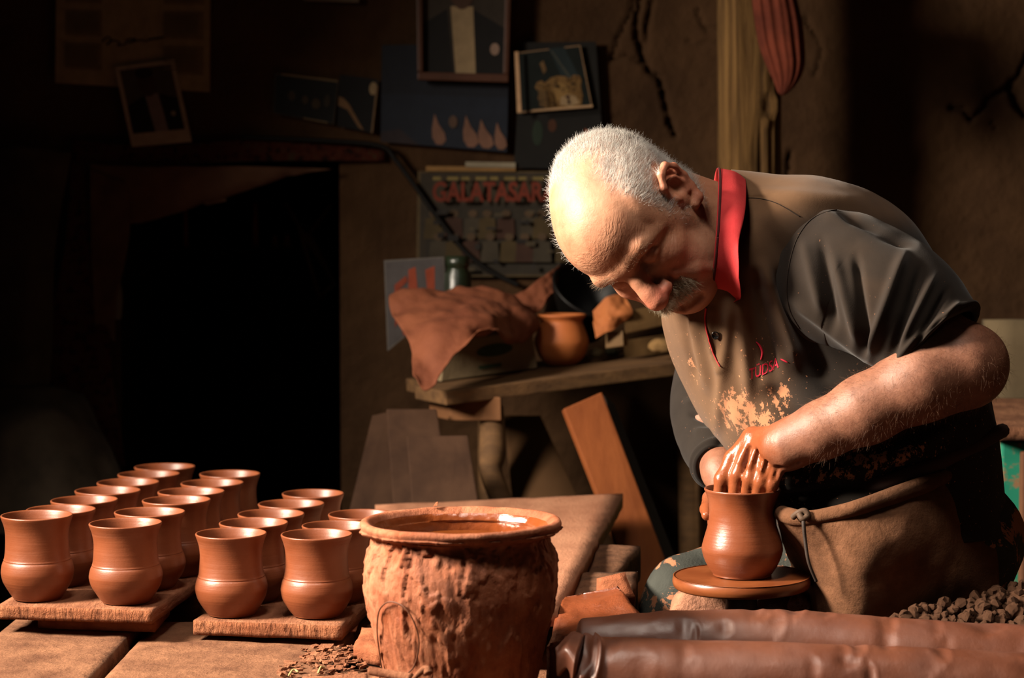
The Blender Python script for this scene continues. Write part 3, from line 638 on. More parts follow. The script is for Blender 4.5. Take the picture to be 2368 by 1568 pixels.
# ================================================================ flat pictures on the back wall
_mc = {}
def pm(c, rough=0.75):
    c = tuple(c)
    if (c, rough) not in _mc: _mc[(c, rough)] = mat('print_%d_%d_%d' % c, c, tuple(min(255, int(x * 1.12 + 3)) for x in c), 30, rough, 0.2, 40, 0.1, 0.001)
    return _mc[(c, rough)]
def sheet(name, corners, layers, label, cat, y=YW - 0.022, thick=0.003, basec=(150, 130, 100), frame=None, rough=0.7, group=None, tilt=0.0):
    """corners: TL, TR, BR, BL in picture pixels -> a flat sheet hung on the wall; layers: printed shapes in 0..1 coordinates"""
    C = np.array([RY(px, py, y + (tilt if k > 1 else 0)) for k, (px, py) in enumerate(corners)])
    nrm = np.array([0, -1.0, 0])
    def uv(u, v_): return C[0] * (1 - u) * (1 - v_) + C[1] * u * (1 - v_) + C[2] * u * v_ + C[3] * (1 - u) * v_
    root = thing(name, (C.mean(0)[0], C.mean(0)[1], C[:, 2].min()), label, cat, group)
    back = C - nrm * thick; V, F = hexa(back, C); mk('paper', V, F, pm(basec, rough), root, smooth=False)
    if layers:
        VV, FF, ms, mi = [], [], [], []; off = 0
        for k, (poly, c) in enumerate(layers):
            VV += [uv(u, v_) + nrm * (0.0004 * (k + 1)) for u, v_ in poly]; FF.append(tuple(range(off, off + len(poly)))); off += len(poly)
            mm_ = pm(c, rough)
            if mm_ not in ms: ms.append(mm_)
            mi.append(ms.index(mm_))
        mk('printed_picture', VV, FF, None, root, smooth=False, mats=ms, midx=mi, fix=False)
    if frame:
        fc, w = frame; wu = w
        for (a_, b_, c_, d_) in (((0, 0), (1, 0), (1, wu), (0, wu)), ((0, 1 - wu), (1, 1 - wu), (1, 1), (0, 1)), ((0, wu), (wu * 1.15, wu), (wu * 1.15, 1 - wu), (0, 1 - wu)), ((1 - wu * 1.15, wu), (1, wu), (1, 1 - wu), (1 - wu * 1.15, 1 - wu))):
            q = np.array([uv(*p_) for p_ in (a_, b_, c_, d_)]); V, F = hexa(q, q + nrm * 0.016); mk('frame_bar', V, F, pm(fc, 0.5), root, smooth=False, bevel=0.003)
    return root, uv
def ell(cx, cy, rx, ry, n=20, a0=0): return [(cx + rx * math.cos(a0 + 2 * math.pi * k / n), cy + ry * math.sin(a0 + 2 * math.pi * k / n)) for k in range(n)]
def rect(x0, y0, x1, y1): return [(x0, y0), (x1, y0), (x1, y1), (x0, y1)]
def text_mesh(s, size=1.0, bold=0.0):
    cu = bpy.data.curves.new('lettering', 'FONT'); cu.body = s; cu.size = size; cu.offset = bold; cu.align_x = 'LEFT'
    o = bpy.data.objects.new('lettering', cu); COL.objects.link(o); dg = bpy.context.evaluated_depsgraph_get(); me = bpy.data.meshes.new_from_object(o.evaluated_get(dg))
    V = np.array([v_.co for v_ in me.vertices]); F = [tuple(p_.vertices) for p_ in me.polygons]
    COL.objects.unlink(o); bpy.data.objects.remove(o); bpy.data.curves.remove(cu); bpy.data.meshes.remove(me); return V, F
# calendar with month tables and a signature
cal = [rect(0.02, -.1, .98, 0.62), ]
L = [(rect(0.06, 0.02 + .30 * k, .30, .26 + .30 * k), (124, 106, 80)) for k in range(3)] + [(rect(.70, .02 + .30 * k, .96, .26 + .30 * k), (124, 106, 80)) for k in range(3)]
for k in range(3):
    for x0 in (0.07, 0.71):
        for j in range(6): L.append((rect(x0, 0.06 + .3 * k + j * .032, x0 + .22, 0.072 + .3 * k + j * .032), (108, 90, 66)))
L += [([(.30, -.25), (.72, -.25), (.66, 0.02), (.58, .06), (.44, .06), (.34, .03)], (34, 26, 22)), ([(.45, -.2), (.56, -.2), (.52, .16), (.47, .22)], (104, 40, 30)), ([(.56, -.2), (.63, -.2), (.56, .05), (.53, .08)], (170, 150, 110))]
cal_root, uv = sheet('wall_calendar', [(130, -60), (486, -60), (485, 213), (128, 192)], L, 'cream year calendar with a flowing signature, top left of the wall', 'calendar', basec=(150, 130, 98), y=YW - 0.03)
sg = [(.30, .58), (.34, .50), (.36, .56), (.33, .62), (.37, .55), (.42, .58), (.40, .62), (.45, .60), (.47, .53), (.52, .52), (.47, .58), (.50, .56), (.56, .53), (.58, .55), (.62, .52), (.68, .50), (.70, .48), (.60, .52)]
path = catmull([uv(u, .25 + v_ * .62) + np.array([0, -0.002, 0]) for u, v_ in sg], 90); V, F = tube(path, 0.0013, 5); mk('signature', V, F, pm((44, 32, 24)), cal_root)
suit = lambda: [(rect(.07, .05, .93, .84), (74, 62, 52)), ([(.07, .84), (.07, .50), (.22, .44), (.40, .38), (.62, .38), (.93, .46), (.93, .84)], (26, 22, 22)), ([(.40, .38), (.62, .38), (.66, .84), (.44, .84)], (132, 116, 112)), (ell(.47, .24, .15, .17), (70, 46, 38)), (ell(.46, .12, .15, .07), (34, 26, 22)), (ell(.80, .64, .04, .03), (150, 140, 110))]
sheet('portrait_photo', [(265, 155), (402, 137), (444, 328), (305, 340)], suit(), 'small white-bordered photo of a person in dark suit, pinned askew over the calendar', 'photo', basec=(170, 152, 132), y=YW - 0.045)
sheet('dark_photo', [(636, 168), (784, 186), (772, 288), (632, 262)], [(rect(.02, .06, .98, .98), (22, 24, 24)), (ell(.28, .5, .06, .12), (58, 48, 36)), (ell(.5, .55, .05, .1), (66, 54, 38)), (ell(.68, .6, .07, .12), (62, 50, 34)), (ell(.85, .5, .05, .15), (52, 46, 36)), (rect(.1, 0, .98, .04), (120, 100, 74)), (rect(.5, .97, .9, 1.0), (120, 100, 74))], 'dark group photo, left of the small pair beside the blue poster', 'photo', basec=(60, 52, 44))
sheet('dark_photo', [(786, 172), (876, 184), (862, 308), (780, 292)], [(rect(.0, .0, .95, 1), (20, 20, 22)), (ell(.88, .18, .10, .12), (150, 128, 96)), ([(.0, .42), (.14, .45), (.3, .55), (.6, .85), (.75, .98), (.6, .95), (.25, .65), (.0, .6)], (120, 90, 60)), (rect(.95, .12, 1.0, 1), (120, 96, 70))], 'narrow dark photo with a pale arm, right of the small pair beside the blue poster', 'photo', basec=(50, 42, 36))
drops = [(.42, .0), (.60, .0), (.74, .0), (.86, .0), (.96, .0)]
def drop(cx, top, bot, w): return [(cx - w * .3, top), (cx + w * .1, top + (bot - top) * .35), (cx + w * .6, top + (bot - top) * .6), (cx + w * .75, top + (bot - top) * .85), (cx + w * .4, bot), (cx - w * .1, bot), (cx - w * .45, top + (bot - top) * .8), (cx - w * .5, top + (bot - top) * .5)]
sheet('blue_poster', [(883, 104), (1178, 100), (1172, 352), (880, 328)], [(rect(.0, .0, 1, .55), (24, 27, 36)), (rect(0, .5, 1, 1), (28, 34, 46)), ([(0, .9), (.15, .85), (.3, 1), (0, 1)], (44, 36, 40))] + [(drop(cx, .68 + dy, .98, w), (120, 86, 70)) for cx, dy, w in ((.45, 0, .09), (.70, .0, .10), (.82, .03, .10), (.94, .05, .08))] + [(ell(.57, .75, .035, .06), (84, 64, 52))], 'dark blue poster with pale drop shapes under the framed portrait', 'poster', basec=(26, 28, 36), rough=0.5)
sheet('framed_portrait', [(962, -160), (1186, -160), (1176, 192), (966, 186)], [(rect(.05, .0, .95, .97), (52, 44, 36)), ([(.06, .97), (.06, .62), (.32, .52), (.40, .97)], (20, 18, 18)), ([(.60, .52), (.94, .64), (.94, .97), (.62, .97)], (20, 18, 18)), ([(.36, .5), (.60, .5), (.64, .97), (.42, .97)], (150, 128, 96)), (ell(.48, .40, .13, .12), (74, 52, 40)), (ell(.84, .78, .05, .04), (140, 116, 100))], 'large brown-framed portrait of a person in dark suit and white shirt front', 'framed picture', basec=(46, 38, 32), frame=((78, 48, 34), 0.055), y=YW - 0.05)
LP = [(rect(.06, .02, .98, .97), (22, 28, 26)), ([(.52, .0), (.75, .0), (.9, .5), (.66, .5)], (34, 44, 46)), ([(.54, .04), (.57, .04), (.84, .62), (.80, .62)], (62, 64, 58)), ([(.36, .22), (.42, .18), (.45, .34), (.40, .40)], (104, 80, 52)),
      ([(.26, .60), (.30, .52), (.37, .50), (.40, .55), (.50, .47), (.60, .45), (.70, .47), (.76, .52), (.82, .46), (.90, .48), (.92, .56), (.89, .66), (.90, .80), (.86, .95), (.72, .97), (.44, .97), (.33, .92), (.29, .78), (.31, .68)], (112, 84, 48)),
      ([(.50, .60), (.60, .56), (.70, .60), (.74, .78), (.66, .90), (.54, .84)], (132, 102, 60)), ([(.60, .80), (.70, .76), (.80, .80), (.84, .92), (.72, .96), (.58, .92)], (148, 124, 92)), (ell(.695, .80, .035, .025, 10), (58, 36, 28)), ([(.69, .82), (.71, .82), (.72, .92), (.68, .92)], (52, 36, 28)), (ell(.57, .62, .035, .02, 10), (30, 22, 16)), (ell(.79, .60, .030, .018, 10), (30, 22, 16))]
r9 = np.random.default_rng(21)
for k in range(46):
    x_, y_ = r9.uniform(.30, .90), r9.uniform(.50, .95)
    if .56 < x_ < .84 and y_ > .72: continue
    LP.append((ell(x_, y_, r9.uniform(.008, .018), r9.uniform(.008, .016), 7), (50, 36, 24)))
for k in range(10): x_ = r9.uniform(.30, .42); LP.append((rect(x_, r9.uniform(.55, .9), x_ + .012, .93), (84, 66, 44)))
LP += [(rect(0, .0, .055, 1.0), (190, 152, 116)), (rect(.2, .97, 1.0, 1.0), (170, 138, 104))]
sheet('leopard_picture', [(1190, 122), (1342, 104), (1370, 248), (1196, 262)], LP, 'glossy picture of a spotted big cat face, right of the framed portrait', 'picture', basec=(130, 104, 78), rough=0.4, y=YW - 0.04)
sheet('dark_poster', [(1206, 98), (1378, 96), (1398, 392), (1188, 388)], [(rect(0, 0, 1, 1), (20, 18, 16)), (ell(.25, .72, .06, .1), (34, 46, 34)), (ell(.42, .66, .05, .05), (70, 40, 24)), ([(.80, .68), (.84, .70), (.86, .80), (.95, .86), (.92, .88), (.82, .82)], (150, 76, 40))], 'large black poster behind the big cat picture', 'poster', basec=(22, 18, 16), y=YW - 0.024)
sheet('paper_strip', [(1076, 374), (1192, 376), (1192, 388), (1076, 386)], [], 'pale paper strip above the team poster', 'paper strip', basec=(140, 130, 110), y=YW - 0.032)
sheet('paper_strip', [(985, 384), (1192, 386), (1192, 396), (985, 396)], [], 'ochre paper strip along the top edge of the team poster', 'paper strip', basec=(140, 104, 60), y=YW - 0.028)
sheet('paper_plate', [(700, -40), (830, -40), (830, 6), (700, 2)], [], 'pale sheet edge just showing at the top of the wall', 'paper', basec=(110, 96, 80))
# football team poster with its lettering
TL = [(rect(.02, .015, .98, .985), (54, 46, 36)), (rect(.10, .05, .98, .30), (60, 50, 37)), (rect(.06, .32, .96, .95), (48, 42, 34))]
r2 = np.random.default_rng(11)
for k in range(16):
    cx = .12 + .80 * (k % 8) / 7 + r2.uniform(-.02, .02); cy = .50 if k < 8 else .72
    TL += [(ell(cx, cy - .10, .03, .035, 10), (80, 62, 44)), ([(cx - .06, cy + .14), (cx - .05, cy - .05), (cx, cy - .07), (cx + .05, cy - .05), (cx + .06, cy + .14)], [(70, 56, 32), (60, 38, 28), (62, 54, 42)][k % 3])]
for k in range(26): x, y = r2.uniform(.08, .9), r2.uniform(.35, .92); TL.append((rect(x, y, x + r2.uniform(.02, .08), y + r2.uniform(.02, .06)), [(34, 30, 28), (72, 62, 46), (44, 40, 36)][k % 3]))
tp, uv = sheet('team_poster', [(966, 396), (1330, 396), (1330, 640), (962, 640)], TL, 'worn football team poster with red lettering, half behind the head', 'poster', basec=(84, 68, 44))
V, F = text_mesh('GALATASARAY', 1.0, 0.03); lo, hi = V.min(0), V.max(0)
N_ = np.array([uv(.10 + .86 * (x - lo[0]) / (hi[0] - lo[0]), .29 - .19 * (y - lo[1]) / (hi[1] - lo[1])) + np.array([0, -.026, 0]) for x, y, _ in V]); N_[:, 1] = YW - 0.022 - 0.0004 * (len(TL) + 3)
mk('red_lettering', N_, F, pm((112, 46, 30)), tp, smooth=False, fix=False)
for k in range(9):
    q = np.array([uv(*p_) for p_ in rect(.10 + k * .09, .055, .10 + k * .09 + (.07 if k % 2 else .05), .085)]); q[:, 1] = YW - 0.022 - 0.0004 * (len(TL) + 4); mk('small_print', q, [(0, 1, 2, 3)], pm((120, 104, 60)), tp, smooth=False, fix=False)

# ================================================================ cable sagging down the wall
path = catmull([RY(x, y, YW - 0.035) for x, y in ((560, 318), (760, 326), (880, 338), (915, 370), (960, 430), (1010, 500), (1070, 575), (1130, 625), (1200, 660))], 80)
V, F = tube(path, 0.0058, 8); tag(mk('black_cable', V, F, plain('black_rubber', (20, 17, 15), 0.6)), 'thick black cable sagging along the wall to the bench', 'cable')

# ================================================================ textiles around the dark opening
m, t, b, v = base('woven_carpet_trim', 0.95, 0.05)
f = t.noise(v, 60, 4); c = t.ramp(f, [(0.35, lin((40, 26, 22))), (0.52, lin((84, 40, 30))), (0.66, lin((70, 56, 40)))]); t.link(c, b.inputs['Base Color']); bump(t, b, t.noise(v, 200, 3), 0.5, 0.003); M_CARP = m
M_DRAPE = mat('dingy_drape', (96, 68, 54), (122, 90, 70), 8, 0.95, 0.05, 60, 0.3, 0.004)
M_SACK = mat('grey_sacking', (62, 54, 46), (84, 72, 60), 10, 0.95, 0.05, 80, 0.4, 0.004)
def sheet3(name, rows, m, thick=0.006, nu=30, nv=30, wr=0.006, ws=14, seed=0, parent=None):
    """cloth: grid of control points (px, py, distance), smoothed, wrinkled, with thickness"""
    R = np.array([[P(*p) for p in r] for r in rows]); A = np.array([catmull(r, nu) for r in R]); A = np.array([catmull(A[:, j], nv) for j in range(nu)]).transpose(1, 0, 2)
    Nn = vnormals(A.reshape(-1, 3), nv, nu, False); Q = A.reshape(-1, 3); Q = Q + Nn * (wr * fbm(Q * ws + seed, 3))[:, None]
    Bk = Q - Nn * thick * np.sign((Nn @ np.array([0, -1, 0.2])))[:, None] if abs((Nn @ np.array([0, -1, .2])).mean()) > 0 else Q
    n = len(Q); F = grid_faces(nv, nu); e = [i * nu for i in range(nv)] + [(nv - 1) * nu + j for j in range(1, nu)] + [i * nu + nu - 1 for i in range(nv - 2, -1, -1)] + [j for j in range(nu - 2, 0, -1)]
    return mk(name, np.vstack([Q, Bk]), F + [tuple(i + n for i in reversed(f_)) for f_ in F] + [(a_, b_, b_ + n, a_ + n) for a_, b_ in zip(e, e[1:] + e[:1])], m, parent)
yv = YW - 0.03
tag(sheet3('carpet_strip', [[(165, 322, yv - .02), (350, 338, yv - .03), (600, 322, yv - .02), (890, 338, yv)], [(170, 372, yv - .03), (350, 384, yv - .04), (600, 372, yv - .03), (890, 372, yv)]], M_CARP), 'dark patterned carpet strip along the top of the dark opening', 'carpet strip')
tag(sheet3('carpet_strip', [[(165, 330, yv - .02), (285, 345, yv - .03)], [(150, 560, yv - .05), (268, 560, yv - .06)], [(105, 800, yv - .05), (255, 800, yv - .06)], [(95, 980, yv - .06), (290, 1080, yv - .05)]], M_CARP, seed=4), 'dark patterned carpet strip hanging down the left of the opening', 'carpet strip')
tag(sheet3('hanging_drape', [[(206, 378, yv - .05), (360, 385, yv - .07), (560, 384, yv - .06), (770, 392, yv - .03)], [(215, 470, yv - .06), (330, 470, yv - .08), (470, 445, yv - .07), (640, 418, yv - .04)], [(222, 560, yv - .06), (300, 520, yv - .07), (350, 512, yv - .07), (500, 462, yv - .05)]], M_DRAPE, wr=0.012), 'brownish cloth valance drooping across the dark opening', 'drape')
tag(sheet3('hanging_drape', [[(206, 390, yv - .06), (290, 420, yv - .08)], [(210, 520, yv - .07), (298, 540, yv - .09)], [(215, 650, yv - .06), (268, 690, yv - .07)], [(220, 760, yv - .06), (262, 790, yv - .07)]], M_DRAPE, wr=0.012, seed=7), 'long brownish cloth tail hanging at the left of the opening', 'drape')
tag(sheet3('sacking', [[(-60, 330, 4.30), (60, 345, 4.28), (165, 350, 4.30)], [(-60, 600, 4.25), (60, 620, 4.22), (130, 600, 4.26)], [(-60, 950, 4.2), (50, 960, 4.16), (110, 960, 4.2)]], M_SACK, wr=0.03, ws=6), 'dark grey sacking draped in the left corner', 'sacking')
tag(sheet3('sacking', [[(-60, 900, 4.16), (90, 880, 4.15), (200, 900, 4.2)], [(-60, 1050, 4.05), (110, 1020, 4.02), (280, 1060, 4.1)], [(-60, 1240, 3.98), (140, 1230, 3.95), (310, 1220, 4.02)]], M_SACK, wr=0.035, ws=6, seed=3), 'heap of dark sacking on the floor behind the left mugs', 'sacking')
# small pale bag at the opening's edge
lump('tied_bag', RY(270, 700, YW - 0.08), (0.012, 0.012, 0.045), pm((110, 100, 88)), 3, 0.3, 'small pale bag hanging at the left edge of the opening', 'bag')
# inside the opening: shelf, small lamps glinting, folded frame
yi = YW + 0.75
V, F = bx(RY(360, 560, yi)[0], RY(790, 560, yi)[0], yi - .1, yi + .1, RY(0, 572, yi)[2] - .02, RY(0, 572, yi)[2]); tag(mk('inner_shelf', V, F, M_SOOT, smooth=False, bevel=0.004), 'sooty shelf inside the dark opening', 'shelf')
M_BRASS = mat('dull_brass', (190, 104, 40), (150, 78, 30), 20, 0.35, 0.6); zsf = RY(0, 572, yi)[2] + .0005
for i, (px, top, r) in enumerate(((405, 528, .006), (434, 480, .006), (595, 470, .008), (640, 545, .008), (668, 560, .010))):
    c = RY(px, 560, yi); h = max(RY(px, top, yi)[2] - zsf, .03)
    V, F = lathe([(0, 0), (r * 1.6, 0), (r * 1.6, .004), (r, .008), (r, h * .55), (r * .7, h * .62), (r * .5, h * .9), (r * .6, h), (0, h)], 16, (c[0], yi - 0.03, zsf))
    tag(mk('brass_vial', V, F, M_BRASS), ['short brass vial at the left of the sooty shelf', 'taller brass vial second on the sooty shelf', 'tallest brass vial in the middle of the sooty shelf', 'brass vial near the folding stand', 'stubby brass vial beside the folding stand'][i], 'vial', 'vials on the sooty shelf')
st = thing('folding_stand', RY(720, 690, YW + .45), 'dim folding wooden stand deep inside the opening', 'stand')
for a_, b_ in (((660, 470), (770, 650)), ((770, 470), (715, 540)), ((715, 540), (775, 655)), ((690, 520), (740, 690)), ((775, 655), (735, 690))):
    V, F = tube(np.array([RY(*a_, YW + .45), RY(*b_, YW + .47)]), 0.006, 8); mk('strut', V, F, mat('stand_wood', (110, 74, 44), (84, 56, 34), 10), st)
V, F = sheet3('x', [[(640, 490, YW + .4), (700, 480, YW + .42)], [(650, 530, YW + .4), (705, 545, YW + .42)]], M_SACK).data, None
bpy.data.objects.remove([o_ for o_ in bpy.data.objects if o_.name == 'x'][0])

# ================================================================ bench with its clutter
M_BENCH = mat('worn_bench_wood', (92, 66, 42), (126, 92, 58), 10, 0.8, 0.2, 60, 0.5, 0.004, (0.4, 4, 4))
M_PINE = mat('orange_board_wood', (128, 66, 28), (150, 82, 38), 8, 0.75, 0.2, 40, 0.25, 0.003, (3, 3, 0.5))
bA, bB = P(1030, 906, 3.74), P(1640, 828, 3.98)            # front edge of the top
bn = bB - bA; bn[2] = 0; bn /= np.linalg.norm(bn); bd = np.array([-bn[1], bn[0], 0]);
if bd[1] < 0: bd = -bd
bench = thing('work_bench', (bA[0], bA[1], 0.0), 'old wooden bench carrying boxes and a round pot behind the potter', 'bench')
dz = np.array([0, 0, 1.0])
def plank(a_, b_, wv, th, m, name='plank', parent=None, bev=0.003):
    a_, b_, wv = map(np.asarray, (a_, b_, wv)); top = np.array([a_, b_, b_ + wv, a_ + wv]); n_v = np.cross(b_ - a_, wv); n_v = n_v / np.linalg.norm(n_v); n_v = n_v if n_v[2] > 0 else -n_v
    V, F = hexa(top - n_v * th, top); return mk(name, V, F, m, parent, smooth=False, bevel=bev)
plank(bA, bB, bd * 0.15, 0.026, M_BENCH, 'top_plank', bench)
plank(bA + bd * 0.154 + bn * 0.05, bB + bd * 0.154, bd * 0.16, 0.026, M_BENCH, 'top_plank', bench)
plank(P(1040, 918, 3.80), P(1158, 918, 3.78), bd * 0.10, 0.045, mat('leg_block_wood', (112, 72, 40), (130, 86, 50), 10, 0.85), 'leg_block', bench)
lt = P(1138, 945, 3.80)
V, F = tube(catmull([lt + (0, 0.03, 0), P(1140, 1040, 3.80), P(1135, 1090, 3.79), P(1165, 1180, 3.77), P(1185, 1300, 3.75), np.array([P(1195, 1400, 3.73)[0], 3.73, 0.0])], 30), np.linspace(0.021, 0.027, 30) + 0.003 * np.sin(np.linspace(0, 9, 30)), 14); mk('leg', V, F, M_BENCH, bench)
for px_, dd in ((1590, 4.15),):
    t0 = P(px_, 860, dd); V, F = tube(np.array([t0, (t0[0] + .02, t0[1], 0)]), 0.024, 12); mk('leg', V, F, M_BENCH, bench)
t0 = bA + bd * 0.28 + bn * 0.22; V, F = tube(np.array([t0 - dz * .03, (t0[0], t0[1], 0)]), 0.024, 12); mk('leg', V, F, M_BENCH, bench)
def onbench(px, py):                                        # point of the bench top under a pixel
    n_v = np.cross(bB - bA, bd); r = ray(px, py); return CAM + r * (((bA - CAM) @ n_v) / (r @ n_v))
# round clay pot
c = onbench(1322, 848) + bd * 0.045; rp = 62 / FPX * np.linalg.norm(c - CAM)
RP = [(0, 0), (.40, 0), (.55, .04), (.82, .30), (1.0, .75), (1.0, 1.0), (.88, 1.35), (.80, 1.55), (.79, 1.68), (.86, 1.78), (.92, 1.84), (.90, 1.90), (.82, 1.90), (.74, 1.8), (.70, 1.6), (.85, 1.2), (.85, .7), (.5, .12), (0, .1)]
pr = smooth_prof(np.array(RP) * rp, 3); pr[:, 0] = np.maximum(pr[:, 0], 0); V, F = lathe(pr, 48, c)
tag(mk('round_pot', V, F, mat('fired_orange_clay', (190, 104, 52), (210, 124, 66), 9, 0.6, 0.3, 50, 0.15, 0.002)), 'small round orange clay pot on the bench', 'pot')
# cardboard box with a green label
qb = [onbench(1020, 884), onbench(1243, 852)]; hbx = np.array([0, 0, 0.078]); dpt = bd * 0.13
V, F = hexa(np.array([qb[0], qb[1], qb[1] + dpt, qb[0] + dpt]) + (0, 0, .001), np.array([qb[0] + bn * .01, qb[1] - bn * .012, qb[1] - bn * .012 + dpt, qb[0] + bn * .01 + dpt]) + hbx)
bxr = thing('cardboard_box', (qb[0] + qb[1]) / 2, 'pale cardboard box with a green label under the crumpled paper', 'box'); mk('carton', V, F, mat('pale_card', (142, 122, 92), (160, 138, 104), 12, 0.85), bxr, smooth=False, bevel=0.002)
fn = np.cross(qb[1] - qb[0], hbx); fn = fn / np.linalg.norm(fn); fn = fn if fn[1] < 0 else -fn
def onface(u, v_): return qb[0] + (qb[1] - qb[0]) * u + hbx * v_ + bn * .01 * v_ * (1 - 2 * u) + fn * 0.0012
mk('green_label', [onface(u, v_) for u, v_ in ell(.55, .62, .2, .16, 24)], [tuple(range(24))], pm((58, 74, 56)), bxr, smooth=False, fix=False)
mk('green_label', [onface(u, v_) for u, v_ in rect(.38, .18, .62, .28)], [(0, 1, 2, 3)], pm((66, 84, 62)), bxr, smooth=False, fix=False)
# picture card of clay jugs
cd_root, uv = sheet('jug_card', [(888, 602), (1026, 594), (1032, 700), (896, 812)], [(rect(.02, .02, .98, .98), (66, 62, 62)), ([(.28, .98), (.2, .7), (.38, .55), (.40, .15), (.52, .12), (.54, .45), (.7, .55), (.68, .2), (.84, .16), (.82, .7), (.6, .95)], (120, 54, 36)), ([(.14, .8), (.16, .3), (.36, .22), (.38, .3), (.22, .38), (.2, .75)], (112, 50, 34))], 'picture card showing red clay jugs, propped behind the crumpled paper', 'picture card', y=4.02, basec=(84, 80, 76), rough=0.35)
# dark green bottle-like tin
c = onbench(1058, 760) + bd * 0.27; c = np.array([P(1058, 700, 4.03)[0], 4.03, c[2] + .0]); hb = P(1058, 592, 4.03)[2] - c[2]; V, F = lathe([(0, 0), (.026, 0), (.028, .004), (.028, hb - .037), (.022, hb - .028), (.0215, hb - .022), (.024, hb - .020), (.024, hb), (0, hb)], 28, c); tag(mk('dark_bottle', V, F, mat('dark_green_glass', (26, 34, 22), (34, 44, 28), 10, 0.3, 0.5)), 'dark green squat bottle behind the crumpled paper', 'bottle')
# crumpled brown paper
M_PAPER = mat('brown_wrapping', (118, 64, 42), (142, 82, 54), 10, 0.8, 0.2, 22, 0.5, 0.008)
def crumple(name, rows, label, seed, cat='paper', m=None, wr=0.016):
    return tag(sheet3(name, rows, m or M_PAPER, thick=0.002, nu=44, nv=44, wr=wr, ws=22, seed=seed), label, cat)
crumple('crumpled_paper', [[(902, 690, 3.96), (960, 668, 3.98), (1080, 662, 4.0), (1170, 680, 4.02), (1240, 706, 4.04)], [(905, 725, 3.90), (1000, 712, 3.87), (1110, 700, 3.88), (1185, 720, 3.92), (1246, 745, 3.98)], [(945, 790, 3.78), (1020, 772, 3.76), (1110, 738, 3.80), (1165, 765, 3.86), (1215, 790, 3.94)], [(955, 872, 3.70), (990, 902, 3.69), (1050, 822, 3.72), (1130, 760, 3.77), (1165, 790, 3.86)]], 'large crumpled brown wrapping sheet slumped over the box', 3)
crumple('crumpled_paper', [[(1170, 700, 4.10), (1240, 650, 4.12), (1296, 612, 4.15)], [(1190, 720, 4.08), (1245, 690, 4.10), (1290, 650, 4.14)], [(1215, 745, 4.06), (1250, 715, 4.08), (1262, 690, 4.10)]], 'crumpled brown sheet rising behind the round pot', 5)
crumple('crumpled_paper', [[(1372, 720, 4.02), (1402, 692, 4.01), (1445, 678, 4.02)], [(1374, 752, 4.0), (1412, 735, 3.98), (1462, 722, 4.0)], [(1380, 782, 4.0), (1404, 766, 3.99), (1440, 748, 4.0)]], 'small stiff orange-brown paper beside the round pot', 9, m=mat('orange_paper', (176, 100, 52), (196, 118, 64), 10, 0.8))
# black bucket lying between
c = P(1325, 735, 4.20); V, F = lathe([(0, 0), (.06, 0), (.066, .004), (.078, .09), (.082, .092), (.082, .098), (.076, .098), (.072, .09), (.06, .01), (0, .008)], 36, (0, 0, 0))
Rm = np.array(Matrix.Rotation(math.radians(38), 3, 'X') @ Matrix.Rotation(math.radians(20), 3, 'Y')); tag(mk('black_bucket', V @ Rm.T + c + np.array([0, 0, -.01]), F, plain('black_plastic', (14, 12, 11), 0.5)), 'tipped black bucket between the crumpled sheets', 'bucket')
# wooden tray of tools at the right, with a shelf board
tr = thing('wooden_tray', P(1500, 800, 4.08), 'shallow wooden tray behind the nose, beside the orange paper', 'tray')
for q_ in ([P(1440, 722, 4.0), P(1600, 690, 4.06), P(1600, 738, 4.06), P(1446, 772, 4.0)], [P(1400, 770, 4.02), P(1440, 765, 4.0), P(1442, 800, 4.0), P(1400, 806, 4.02)], [P(1440, 788, 4.10), P(1600, 764, 4.16), P(1600, 812, 4.16), P(1446, 836, 4.1)]):
    q_ = np.array(q_); V, F = hexa(q_, q_ + np.array([0.01, 0.02, 0])); mk('tray_board', V, F, mat('tray_wood', (128, 96, 56), (108, 80, 46), 10), tr, smooth=False, bevel=0.002)
lump('clay_lump', P(1530, 800, 3.98), (.026, .02, .016), mat('ochre_lump', (146, 112, 66), (120, 90, 52), 30, .9), 4, .2, 'ochre lump resting on the tray edge behind the shirt', 'clay lump')
for i, (px_, py_, w_, lab) in enumerate(((1395, 828, .016, 'small pale stone nearest the round pot on the bench'), (1432, 824, .014, 'small greenish stone second from the round pot'), (1478, 815, .016, 'small dark stone in the middle of the bench edge'), (1548, 812, .018, 'small flat stone at the shirt end of the bench'))):
    lump('pebble', onbench(px_, py_) + bd * .03 + dz * .008, (w_, .012, .010), mat('pebble_%d' % i, ((120, 100, 64), (96, 92, 66), (52, 46, 40), (120, 90, 56))[i], None, 20), i + 20, .25, lab, 'stone', group='stones along the bench', nsub=3)
# boards leaning under and beside the bench
def lean(cs, th, m, label, cat='board', group='boards leaning by the bench', bev=0.003):
    q_ = np.array([P(*c_) for c_ in cs]); n_v = np.cross(q_[1] - q_[0], q_[3] - q_[0]); n_v /= np.linalg.norm(n_v); n_v = n_v if n_v[1] > 0 else -n_v
    V, F = hexa(q_, q_ + n_v * th); o = mk('leaning_board', V, F, m, smooth=False, bevel=bev); return tag(o, label, cat, group)
lean([(1303, 945, 3.70), (1392, 906, 3.72), (1791, 1960, 3.56), (1708, 1980, 3.54)], 0.022, M_PINE, 'bright orange board leaning steeply beside the bench leg')
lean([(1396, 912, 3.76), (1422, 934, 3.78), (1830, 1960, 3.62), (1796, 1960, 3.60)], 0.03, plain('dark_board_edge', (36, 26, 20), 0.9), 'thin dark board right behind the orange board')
M_DARKB = mat('dark_stained_board', (58, 40, 30), (76, 54, 40), 8, 0.9, 0.1, 30, 0.3, 0.004, (2, 2, .4))
